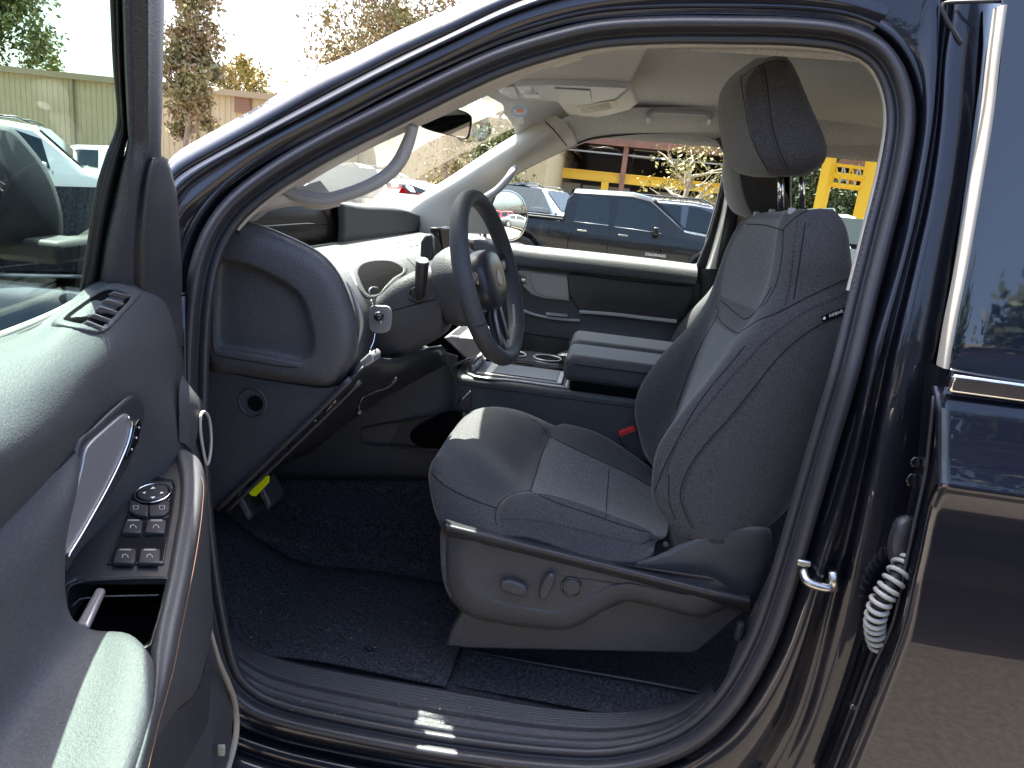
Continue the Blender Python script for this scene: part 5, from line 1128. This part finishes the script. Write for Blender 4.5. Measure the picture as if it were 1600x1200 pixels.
# ================================================================== BUILDINGS
tanm = mat('tan_cladding', (.50, .40, .24), .7, c2=(.53, .43, .27), cscale=2); tand = mat('tan_trim', (.36, .28, .17), .7); ventm = mat('vent_slats', (.30, .17, .11), .7)
def rel3(o, p): return Vector(p)-o.location
def bx(nm, o, lo, hi, m, bev=0, par=None): return box(nm, rel3(o, lo), rel3(o, hi), m, par or o, bev=bev, smooth=False)
b1 = thing('tan_metal_building', 'long tan corrugated metal building with a flat eave across the back of the lot', 'building', (-10, 36, 0))
x0, x1 = U(-420, 200, 35).x, U(858, 210, 35).x; H1 = U(100, 112, 35).z; H2 = U(740, 188, 35).z
def clad(nm, x0, x1, y, z0, za, zb, m, par, pitch=.30, dep=.04):
    V = []; F = []; n = int((x1-x0)/pitch)
    for i in range(n+1):
        for f, d in ((0, 0), (.62, 0), (.72, -dep), (.9, -dep)):
            x = x0+(i+f)*pitch; t = (x-x0)/(x1-x0); V += [Vector((x, y+d, z0))-par.location, Vector((x, y+d, za+(zb-za)*t))-par.location]
    for k in range(0, len(V)-2, 2): F.append((k, k+2, k+3, k+1))
    return mk(nm, V, F, m, par, smooth=False)

clad('wall_cladding', x0, x1, 35, 0, H1, H2, tanm, b1)
bx('end_wall', b1, (x1-.05, 35.1, 0), (x1, 60, H2-.1), tanm)
mk('roof', [rel3(b1, p) for p in ((x0, 34.7, H1+.02), (x1+.1, 34.7, H2+.02), (x1+.1, 60, H2+1.2), (x0, 60, H1+1.2))], [(0, 1, 2, 3)], tand, b1, smooth=False, thick=.12)
V = [(x0, 34.66, H1-.12), (x1, 34.66, H2-.12), (x1, 34.66, H2+.16), (x0, 34.66, H1+.16)]; prism('eave_gutter', [rel3(b1, p) for p in V], (0, .2, 0), tand, b1, bev=0)
for px in (116, 306, 560, 700): 
    p = U(px, 200, 34.9); bx('downpipe', b1, (p.x-.07, 34.8, 0), (p.x+.07, 34.94, H1-.1), tand)
p = U(380, 164, 34.95); bx('louvre_vent', b1, (p.x-.42, 34.85, p.z-.38), (p.x+.42, 34.95, p.z+.38), ventm)
for k in range(6): bx('vent_blade', b1, (p.x-.38, 34.80, p.z-.32+k*.12), (p.x+.38, 34.85, p.z-.26+k*.12), ventm)
# pale block at its end, with windows
b2 = thing('cream_annex_building', 'cream end block with tall narrow windows beside the dark open shed', 'building', (U(830, 300, 40).x, 42, 0))
xa, xb = U(780, 290, 40).x, U(858, 290, 40).x; zt = U(858, 236, 40).z
bx('wall', b2, (xa, 40, 0), (xb, 50, zt), mat('cream_render', (.55, .50, .36), .8), 0); bx('roof', b2, (xa-.2, 39.8, zt), (xb+.2, 50.2, zt+.25), tand)
for px in (822, 836, 849):
    p = U(px, 292, 39.95); f = bx('window', b2, (p.x-.3, 39.9, .9), (p.x+.3, 40.0, 3.0), mat('frame_olive', (.2, .2, .15), .6)); bx('pane', b2, (p.x-.24, 39.87, .96), (p.x+.24, 39.9, 2.94), MT['dglass'] if False else MT['gloss'], par=f)
# dark open shed with yellow crane rails
Y3 = 46.0
b3 = thing('open_industrial_shed', 'dark open-sided industrial shed with yellow crane beams and rust red columns', 'building', (U(1000, 300, Y3).x, Y3+4, 0))
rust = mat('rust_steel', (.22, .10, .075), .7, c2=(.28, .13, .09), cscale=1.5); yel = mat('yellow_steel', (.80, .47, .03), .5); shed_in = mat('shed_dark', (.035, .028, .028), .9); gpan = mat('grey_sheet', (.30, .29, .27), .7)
xa, xb = U(861, 280, Y3).x, U(1500, 300, Y3).x
def zat(px, py, Y=Y3): return U(px, py, Y).z
zr = zat(1000, 223)
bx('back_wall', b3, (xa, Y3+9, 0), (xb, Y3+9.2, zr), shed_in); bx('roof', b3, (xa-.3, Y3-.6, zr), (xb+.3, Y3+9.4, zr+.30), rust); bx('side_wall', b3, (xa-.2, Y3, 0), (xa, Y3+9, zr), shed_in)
bx('roof_fascia', b3, (xa-.3, Y3-.75, zr-.35), (xb+.3, Y3-.6, zr+.32), rust)
for k in range(14): bx('fascia_rib', b3, (xa+k*2.2, Y3-.82, zr-.35), (xa+k*2.2+.07, Y3-.75, zr+.2), rust)
zl = zat(1000, 245); bx('pale_rail', b3, (xa, Y3-.3, zl-.04), (xb, Y3-.2, zl+.05), MT['trimg'])
zy = zat(1000, 276); zy2 = zat(1000, 290)
bx('yellow_crane_beam', b3, (xa+.3, Y3-.2, zy2), (xb, Y3+.2, zy), yel)
bx('beam_flange', b3, (xa+.3, Y3-.3, zy), (xb, Y3+.3, zy+.06), yel)
for px, m_, w_, t in ((971, rust, .15, zr), (945, yel, .22, zy2), (1200, rust, .15, zr), (1105, yel, .2, zy2), (1330, rust, .15, zr)):
    x = U(px, 290, Y3-.4).x; bx('column', b3, (x-w_, Y3-.55, 0), (x+w_, Y3-.25, t), m_)
zp = zat(1000, 296)
for k in range(18):
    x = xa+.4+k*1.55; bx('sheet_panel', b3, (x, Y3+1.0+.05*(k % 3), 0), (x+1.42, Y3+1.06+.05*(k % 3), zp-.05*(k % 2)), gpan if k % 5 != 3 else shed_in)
for k, (px, py) in enumerate(((940, 230), (1005, 247), (1010, 236))): p = U(px, py, Y3+3); bx('strip_light', b3, (p.x-.8, Y3+3, p.z-.04), (p.x+.8, Y3+3.1, p.z+.05), MT['trimg'])
for k in range(7): x = xa+1.2+k*3.6; bx('roof_truss', b3, (x, Y3+.3, zr-.9), (x+.12, Y3+8.8, zr-.6), rust)
# ---- added warehouse behind the photographer: blocks horizon glow mirrored in the paint
b4 = thing('added_warehouse', 'long brown warehouse added unseen behind the photographer to block low sky from the black paint', 'building', (10, -30, 0))
bx('wall', b4, (-70, -40, 0), (80, -26, 7.5), mat('brown_wall', (.10, .08, .06), .9)); bx('roof', b4, (-70.4, -40.4, 7.5), (80.4, -25.6, 7.9), tand)
for k in range(12): bx('roller_door', b4, (-62+k*12, -26.0, 0), (-57+k*12, -25.9, 4.2), gpan)
# ---- gantry crane
Yg = 34.0
gc = thing('gantry_crane', 'tall yellow gantry crane with lattice braces seen through the rear side window', 'crane', (U(1330, 330, Yg).x, Yg, 0))
def gp(a, b, y=Yg): return U(a, b, y)-gc.location
def beam(nm, p, q, w_, m): 
    t = (q-p).normalized(); return tube(nm, [p, q], w_, m, gc, n=4, smooth=False)
def ext(p, q): # to the ground
    t = (q-p); k = (0-(p.z))/(t.z); return p+t*k
beam('crane_leg', gp(1304, 215), ext(gp(1304,232), gp(1284,318)), .28, yel); beam('crane_leg', gp(1378, 215), ext(gp(1370,240), gp(1344,350)), .42, yel)
beam('crane_leg', gp(1452, 200), ext(gp(1440,240), gp(1460,350)), .42, yel)
for py, w_ in ((256, .07), (272, .13), (288, .11)): beam('cross_brace', gp(1296, py), gp(1372, py+10), w_, yel)
V = []; F = []
for k in range(6):
    a = 1300+k*12
    for q in ((gp(a, 289), gp(a+6, 257)), (gp(a+6, 257), gp(a+12, 289))): beam('lattice_bar', q[0], q[1], .035, MT['trimg'] if k % 2 else yel)
beam('main_girder', gp(1180, 205), gp(1560, 248), .55, yel)
# pale canopy that shades a row of cars further along (seen in the far door mirror)
cn = thing('parking_canopy', 'flat pale carport canopy over the far row of parked cars seen in the door mirror', 'canopy', (26, 19, 0))
bx('roof', cn, (10, 16.5, 3.1), (70, 21.5, 3.35), MT['trimg'])
for k in range(11): bx('post', cn, (11+k*5.7, 18.9, 0), (11.2+k*5.7, 19.1, 3.1), MT['trimg'])

# ================================================================== TREES
bark = mat('bark', (.22, .16, .12), .9, bump=.8, scale=20, c2=(.32, .25, .19), cscale=6); barkp = mat('pale_bark', (.42, .36, .28), .9, bump=.8, scale=20, c2=(.30, .24, .18), cscale=5)
def leafm(name, a, b): return mat(name, a, .6, c2=b, cscale=1.2)
LG = leafm('leaf_green', (.075, .105, .035), (.14, .16, .05)); LY = leafm('leaf_yellow_green', (.13, .13, .035), (.26, .20, .05)); LB = leafm('leaf_dry', (.26, .17, .09), (.17, .17, .06)); LD = leafm('leaf_dark', (.022, .04, .018), (.045, .07, .025))
def tree(label, px, py_top, Y, cw, crown_h, lm, n=2600, leaf=.16, seed=1, kind='leafy tree', group=None, bk=None, holes=.5, branches=7, trunk_r=.22, name='tree', clumps=26, lean_=0):
    rnd = random.Random(seed); p = U(px, 250, Y); top_ = U(px, py_top, Y).z; t = thing(name, label, kind, (p.x, Y, 0), 0, group)
    V = []; F = []
    def br(a, b, ra, rb, segs=5, wob=.25):
        P = [a.lerp(b, k/segs)+Vector((rnd.uniform(-1, 1), rnd.uniform(-1, 1), rnd.uniform(-.3, .3)))*wob*(0 if k in (0,) else 1)*(b-a).length*.12 for k in range(segs+1)]
        last = None; s0 = len(V)
        for k, q in enumerate(P):
            d = (P[min(k+1, segs)]-P[max(k-1, 0)]).normalized(); e = d.cross(Vector((.3, 1, .1))).normalized(); f = d.cross(e); r_ = ra+(rb-ra)*k/segs
            for j in range(6): an = math.pi*j/3; V.append(q+e*math.cos(an)*r_+f*math.sin(an)*r_)
        for k in range(segs):
            for j in range(6): a_ = s0+k*6+j; b_ = s0+k*6+(j+1) % 6; F.append((a_, b_, b_+6, a_+6))
        return P
    zc = top_-crown_h
    tr = br(Vector((0, 0, -.1)), Vector((lean_, 0, zc+crown_h*.55)), trunk_r, trunk_r*.35, 8, .3)
    tips = []
    for k in range(branches):
        s = tr[3+int(rnd.random()*5)]; an = rnd.uniform(0, 6.28); L = rnd.uniform(.5, 1)*cw*.5
        e = s+Vector((math.cos(an)*L, math.sin(an)*L, rnd.uniform(.15, .9)*crown_h*.5)); e.z = min(e.z, top_-.3)
        Q = br(s, e, trunk_r*.4, trunk_r*.1, 5, .5); tips += Q[2:]
        for j in range(2):
            s2 = Q[2+j]; e2 = s2+Vector((rnd.uniform(-1, 1), rnd.uniform(-1, 1), rnd.uniform(0, 1)))*L*.5; br(s2, e2, trunk_r*.15, trunk_r*.04, 3, .5); tips.append(e2)
    mk('trunk', V, F, bk or bark, t)
    LV_ = []; LF = []
    cl = []
    for k in range(clumps):
        if tips and rnd.random() < .55: c = rnd.choice(tips)
        else:
            an = rnd.uniform(0, 6.28); r_ = math.sqrt(rnd.random())*cw*.5; z = zc+crown_h*rnd.random(); c = Vector((math.cos(an)*r_*(1-.5*abs((z-zc)/crown_h-.45)), math.sin(an)*r_, z))
        cl.append((c, rnd.uniform(.12, .24)*cw))
    for k in range(n):
        c, r_ = cl[int(rnd.random()*len(cl))]
        q = c+Vector((rnd.gauss(0, .5), rnd.gauss(0, .5), rnd.gauss(0, .42)))*r_
        e = Vector((rnd.uniform(-1, 1), rnd.uniform(-1, 1), rnd.uniform(-1, 1))).normalized(); f = e.cross(Vector((rnd.uniform(-1, 1), rnd.uniform(-1, 1), .3))).normalized(); s = leaf*rnd.uniform(.5, 1.2)
        i = len(LV_); LV_ += [q-e*s, q+f*s*.5, q+e*s, q-f*s*.5]; LF.append((i, i+1, i+2, i+3))
    o = mk('crown', LV_, LF, lm, t, smooth=False); return t
tree('tall thin tree with dry yellow leaves between door frame and bonnet line', 290, -60, 28, 2.6, 6.5, LB, 13000, .12, 3, branches=12, trunk_r=.14, clumps=60)
tree('dark green tree rising behind the tan wall at the top left corner', -8, -60, 42, 6.2, 6.0, LG, 14000, .20, 5, clumps=70)
tree('small green treetop just above the tan roofline', 72, 92, 46, 2.6, 1.8, LG, 4000, .14, 8)
tree('yellow green tree behind the roofline above the bonnet line', 385, 80, 46, 4.0, 3.2, LY, 7000, .16, 9)
tree('large brown leaved tree with a thick forked trunk above the windshield pillar', 606, -110, 40, 7.2, 9.0, LB, 17000, .15, 11, branches=14, trunk_r=.30, clumps=70)
tree('tree with green leaves and a grey trunk seen through the windshield top corner', 790, 140, 27, 2.6, 2.6, LG, 5000, .11, 12, branches=9, trunk_r=.12)
tree('slim street tree standing before the tan wall behind the inside mirror', 700, 150, 30, 2.2, 2.4, LY, 1500, .10, 21, branches=7, trunk_r=.10)
tree('pale twisted tree with sparse leaves in front of the open shed', 1080, 205, 27, 3.0, 2.6, LY, 900, .09, 14, bk=barkp, branches=18, trunk_r=.16, clumps=40)
tree('dark green tree standing next to the yellow gantry crane', 1268, 222, 40, 3.6, 4.2, LD, 6000, .16, 15, clumps=60)
tree('round dark bushy tree between the legs of the gantry crane', 1330, 292, 45, 2.6, 3.0, LD, 5000, .14, 16, clumps=40, trunk_r=.1)
tree('broad dark green tree behind the pale parked car at the rear window', 1420, 230, 50, 6, 6, LD, 4000, .2, 17, clumps=50)
for k, (x, y) in enumerate(((-14, -20), (-5, -19), (4, -21), (13, -19), (22, -20))):  # unseen trees added to darken the low sky mirrored in the paint
    tree(['first', 'second', 'third', 'fourth', 'fifth'][k]+' dark green tree of the added row before the brown warehouse', 900, 60, 40, 8, 6.5, LD, 2600, .35, 60+k, group='added trees before the brown warehouse').location = (x, y, 0)
for k, (x, y) in enumerate(((30, 34), (44, 32), (58, 36))):
    tree(['round green tree beyond the carport nearest the shed', 'middle green tree beyond the carport', 'farthest green tree beyond the carport'][k], 1200, 180, 34, 6, 4, LY, 1800, .25, 30+k).location = (x, y, 0)

# ================================================================== VEHICLES
tyre = mat('tyre', (.02, .02, .02), .8); rimm = mat('alloy', (.45, .45, .47), .3, .9); autog = mat('auto_glass', (.010, .016, .022), .05, spec=.5); lampm = mat('lamp_lens', (.7, .7, .72), .1, coat=1); tail = mat('tail_lens', (.4, .02, .02), .2, coat=1); grl = mat('grille_black', (.02, .02, .02), .4)
def pnt(n, c, **k): return mat(n, c, .25, coat=1, spec=.5, **k)
TYPES = {
 'suv': dict(st=[(-2.35,.42,.95,1.00,.82,.75),(-2.28,.34,1.02,1.30,.92,.78),(-2.0,.30,1.06,1.66,.96,.72),(-1.4,.30,1.06,1.76,.97,.72),(-.2,.30,1.05,1.78,.97,.72),(.25,.30,1.04,1.74,.97,.71),(.95,.30,1.03,1.12,.97,.80),(1.2,.30,1.02,1.10,.96,.82),(2.0,.32,.98,1.04,.94,.78),(2.28,.36,.86,.92,.86,.7),(2.36,.42,.74,.78,.78,.6)], win=[(-1.95,-1.45,.12,.9),(-1.38,-.42,.06,.95),(-.34,.50,.06,.95)], ws=(.95,.25), bl=(-2.30,-2.0), wh=(-1.42,1.45), r=.38),
 'sedan': dict(st=[(-2.35,.45,.90,.96,.80,.7),(-2.2,.34,.98,1.04,.88,.76),(-1.6,.28,1.0,1.08,.91,.76),(-.95,.26,.98,1.40,.92,.62),(-.1,.26,.97,1.46,.92,.62),(.35,.26,.96,1.38,.92,.62),(1.05,.26,.93,1.0,.92,.74),(1.3,.26,.92,.98,.91,.76),(2.0,.30,.84,.90,.88,.72),(2.3,.36,.72,.78,.80,.64),(2.38,.42,.62,.66,.72,.56)], win=[(-1.15,-.42,.06,.92),(-.34,.60,.06,.92)], ws=(1.05,.35), bl=(-1.6,-.95), wh=(-1.35,1.45), r=.34),
 'pickup': dict(st=[(-2.85,.52,1.06,1.10,.88,.86),(-2.8,.46,1.14,1.17,.93,.90),(-1.15,.42,1.14,1.17,.95,.91),(-1.12,.40,1.14,1.60,.95,.74),(-1.0,.38,1.12,1.76,.95,.72),(.1,.38,1.11,1.80,.95,.72),(.45,.38,1.10,1.74,.95,.71),(1.15,.38,1.09,1.20,.95,.80),(1.3,.38,1.08,1.18,.95,.84),(2.3,.42,1.02,1.10,.93,.80),(2.6,.48,.90,.96,.88,.76),(2.66,.55,.78,.82,.80,.7)], win=[(-.98,-.28,.08,.92),(-.20,.72,.06,.92)], ws=(1.15,.45), bl=(-1.14,-1.0), wh=(-1.95,1.75), r=.40)}
def vehicle(name, label, cat, typ, m, x, y, ang, group=None, detail=True, z=0):
    T_ = TYPES[typ]; st = T_['st']; t = thing(name, label, cat, (x, y, z), ang, group)
    V = []; F = []
    for (sx, zb, zs_, zt_, hw, ht) in st:
        half = [(hw*.86, zb), (hw*.97, zb+.06), (hw, zb+.35*(zs_-zb)), (hw+.005, zb+.62*(zs_-zb)), (hw-.015, zb+.86*(zs_-zb)), (hw-.05, zs_), (ht+.03, zs_+(zt_-zs_)*.90), (ht-.05, zt_-.004), (ht*.5, zt_+.02)]
        L = [Vector((sx, -a, b)) for a, b in half[::-1]] + [Vector((sx, a, b)) for a, b in half]
        V += L
    n = len(half)*2
    for i in range(len(st)-1):
        for j in range(n-1): a = i*n+j; F.append((a, a+1, a+1+n, a+n))
    F.append(tuple(range(n))); F.append(tuple((len(st)-1)*n+j for j in range(n))[::-1])
    mk('body', V, F, m, t, auto=32)
    def at(sx):
        for i in range(len(st)-1):
            if st[i][0] <= sx <= st[i+1][0]:
                f = (sx-st[i][0])/(st[i+1][0]-st[i][0]); return [st[i][k]+(st[i+1][k]-st[i][k])*f for k in range(6)]
        return list(st[-1])
    def sp(sx, f, s, o_=.012):
        _, zb, zs_, zt_, hw, ht = at(sx); return Vector((sx, s*((hw-.05)+((ht+.03)-(hw-.05))*f+o_), zs_+(zt_-zs_)*.90*f))
    for s in (-1, 1):
        for k, (a, b, f0, f1) in enumerate(T_['win']):
            P = [sp(a+.03, f0, s), sp((a+b)/2, f0, s), sp(b, f0, s)]
            tops = [sp(b-.04, f1, s), sp((a+b)/2, f1, s), sp(a+.08, f1, s)]
            if k == len(T_['win'])-1 and typ: tops = [sp(min(b, T_['ws'][1]+.12), f1, s), sp((a+T_['ws'][1])/2, f1, s), sp(a+.05, f1, s)]
            prism('side_window', P+tops, (0, -s*.01, 0), autog, t, bev=0, smooth=False)
            if detail: tube('window_trim', P, .008, MT['chrome'] if typ != 'suv' or m != W_ else MT['chrome'], t, n=4)
            if detail: obox('door_handle', sp(a+.22, -.0, s, .05)+Vector((0, 0, -.10)), (.09, 0, 0), (0, .012, 0), (0, 0, .014), m if typ == 'suv' else MT['chrome'], t, bev=.004)
        if detail:
            q = sp(T_['win'][-1][1]-.10, .12, s, .12); o = obox('side_mirror', q, (.06, 0, 0), (0, .10, 0), (0, 0, .075), m, t, bev=.03, seg=3); 
            for a in [T_['win'][0][0]-.02] + [w_[1]+.035 for w_ in T_['win']]:
                _, zb, zs_, zt_, hw, ht = at(a); tube('door_gap', [Vector((a, s*(hw-.045), zs_)), Vector((a, s*(hw+.006), zb+.62*(zs_-zb))), Vector((a, s*(hw+.002), zb+.35*(zs_-zb))), Vector((a, s*(hw*.975), zb+.1))], .006, MT['dark'], t, n=4)
        for wx in T_['wh']:
            _, zb, zs_, zt_, hw, ht = at(wx); r_ = T_['r']
            o = disc('wheel_arch', (wx, s*(hw-.05), r_+.02), (0, s, 0), r_*1.20, .062, tyre if typ != 'pickup' else MT['dark'], t, n=24, bev=0)
            w1 = disc('wheel', (wx, s*(hw-.13), r_), (0, s, 0), r_, .20, tyre, t, n=24, bev=.03)
            disc('rim', (wx, s*(hw+.05), r_), (0, s, 0), r_*.66, .028, rimm, w1, n=16, bev=.01)
            if typ == 'pickup': ring('arch_flare', (wx, s*(hw+.0), r_+.03), (0, s, 0), r_*1.22, .035, m, t, n=24)
    for (xa_, xb_), nm in ((T_['ws'], 'windshield'), (T_['bl'], 'rear_window')):
        A = at(xa_); B = at(xb_); sg_ = 1 if xa_ > xb_ else -1
        def wpt(S_, u_, f): return Vector((S_[0] + sg_*.02, u_, S_[3]+.02))
        P = [Vector((A[0]-sg_*.02+sg_*.03, u_*(A[5]-.08), A[3]+.045)) for u_ in (-1, 1)] + [Vector((B[0]+sg_*.06, u_*(B[5]-.06), B[3]+.0)) for u_ in (1, -1)]
        prism(nm, P, (0, 0, -.01), autog, t, bev=0, smooth=False)
    xf = st[-1][0]; zf = st[-2][2]
    prism('grille', [Vector((xf+.005, a, b)) for a, b in ((-.45, zf-.34), (.45, zf-.34), (.5, zf-.10), (-.5, zf-.10))], (.02, 0, 0), grl, t, bev=.01)
    for k in range(4 if detail else 0): box('grille_bar', (xf+.02, -.44, zf-.31+k*.055), (xf+.034, .44, zf-.295+k*.055), MT['chrome'], t, bev=0)
    for s in (-1, 1):
        obox('headlight', (xf-.08, s*.66, zf-.12), (.07, 0, 0), (0, .15, 0), (0, 0, .06), lampm, t, bev=.02)
        obox('taillight', (st[0][0]+.07, s*.76, st[0][2]-.06), (.06, 0, 0), (0, .10, 0), (0, 0, .10), tail, t, bev=.02)
    if typ == 'suv' and detail:
        for s in (-1, 1): tube('roof_rail', [(-1.8, s*.66, 1.76), (-1.5, s*.66, 1.83), (0, s*.66, 1.86), (.2, s*.66, 1.79)], .018, MT['gloss'], t)
    if typ == 'pickup':
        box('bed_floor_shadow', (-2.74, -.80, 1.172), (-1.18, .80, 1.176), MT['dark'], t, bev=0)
        for s in (-1, 1): box('bed_rail', (-2.8, s*.86-.05, 1.165), (-1.13, s*.86+.05, 1.20), grl, t, bev=.01)
    return t
W_ = MT['whitep']; WH = pnt('white_body', (.72, .73, .72)); SLV = pnt('silver_body', (.48, .50, .52), bump=0); BLK = mat('black_body', (.006, .006, .008), .25, coat=.45, spec=.35); NVY = pnt('navy_body', (.05, .06, .085)); RED = pnt('red_body', (.45, .03, .03)); GRY = pnt('grey_body', (.16, .165, .17)); BLU = pnt('blue_body', (.05, .09, .2))
# place(px of a roof reference, Y)
def xat(px, Y, py=280): return U(px, py, Y).x
vehicle('white_suv', 'white SUV with black roof rails parked by the tan wall, seen through the door glass', 'car', 'suv', WH, xat(40, 11.2, 240), 11.2, R(31), z=.10)
vehicle('white_sedan', 'white car half hidden between the door frame and the bonnet line', 'car', 'sedan', WH, xat(250, 13.5, 240)-.6, 13.5, R(20), z=.2)
vehicle('white_pickup', 'white pickup with a slatted chrome grille behind the driver grab handle', 'pickup', 'pickup', WH, xat(512, 10.5, 290)-.6, 12.2, R(-52))
vehicle('white_hatchback', 'white car with a grey window line under the inside mirror', 'car', 'sedan', WH, xat(650, 15, 290), 15.5, R(-5), z=.15)
vehicle('red_car', 'red car beside the white ones just above the dash', 'car', 'sedan', RED, xat(700, 11.5, 300)-.5, 11.5, R(-80))
vehicle('white_suv', 'small white car roof seen through the windshield between grab handle and inside mirror', 'car', 'suv', WH, xat(585, 17.5, 285), 18.5, R(-5))
bpk = vehicle('black_pickup', 'black crew cab pickup parked side on outside the passenger window', 'pickup', 'pickup', BLK, xat(980, 14.0, 320), 14.0, R(-2))
vehicle('navy_suv', 'dark blue SUV parked behind the black pickup', 'car', 'suv', NVY, xat(1092, 17.6, 330), 17.6, R(-2))
vehicle('white_crossover', 'white car with a tinted roof parked behind the pickup bed', 'car', 'suv', WH, xat(855, 23, 320), 23.0, R(-25))
vehicle('dark_blue_crossover', 'dark blue car beyond the passenger door mirror', 'car', 'suv', BLU, xat(797, 18, 320), 18.4, R(-60))
vehicle('dark_hatchback', 'dark glossy car with pale roof beyond the rear side window', 'car', 'sedan', GRY, xat(1352, 7.4, 400), 7.4, R(-86))
vehicle('white_wagon', 'white car beyond the rear side window under the crane leg', 'car', 'suv', WH, xat(1375, 11.5, 390), 12.2, R(-88))
vehicle('parked_black_suv', 'black SUV parked in the next bay, mirrored dark in the rear door', 'car', 'suv', BLK, 1.3, -2.5, R(180))
cols = [WH, BLK, SLV, GRY, RED, WH, BLU, SLV, BLK, WH, GRY, WH]; cn_ = ['white', 'black', 'silver', 'grey', 'red', 'white', 'blue', 'silver', 'black', 'white', 'grey', 'white']
for k in range(11):
    ty = ('suv', 'sedan')[k % 2]
    vehicle('parked_car', f'{cn_[k]} parked car under the carport, {["nearest","second","third","fourth","fifth","sixth","seventh","eighth","ninth","tenth","eleventh"][k]} of its row in the mirror', 'car', ty, cols[k], 12+k*3.0, 17.2+.1*(k % 3), R(-96+3*(k % 3)), 'cars in rows reflected by the far door mirror', detail=False)
for k in range(5):
    vehicle('parked_car', f'{cn_[k+3]} parked car on the aisle\'s open side, {["nearest","second","third","fourth","fifth"][k]} of the mirror row', 'car', ('sedan', 'suv')[k % 2], cols[k+3], 16+k*3.1, 8.4, R(94), 'cars in rows reflected by the far door mirror', detail=False)
text('door_badge', 'COLORADO', U(1027, 399, 14.0-1.02)-bpk.location, (1, -.03, 0), (0, 0, 1), .068, MT['white'], bpk)
# raised verge that lifts the left row of cars
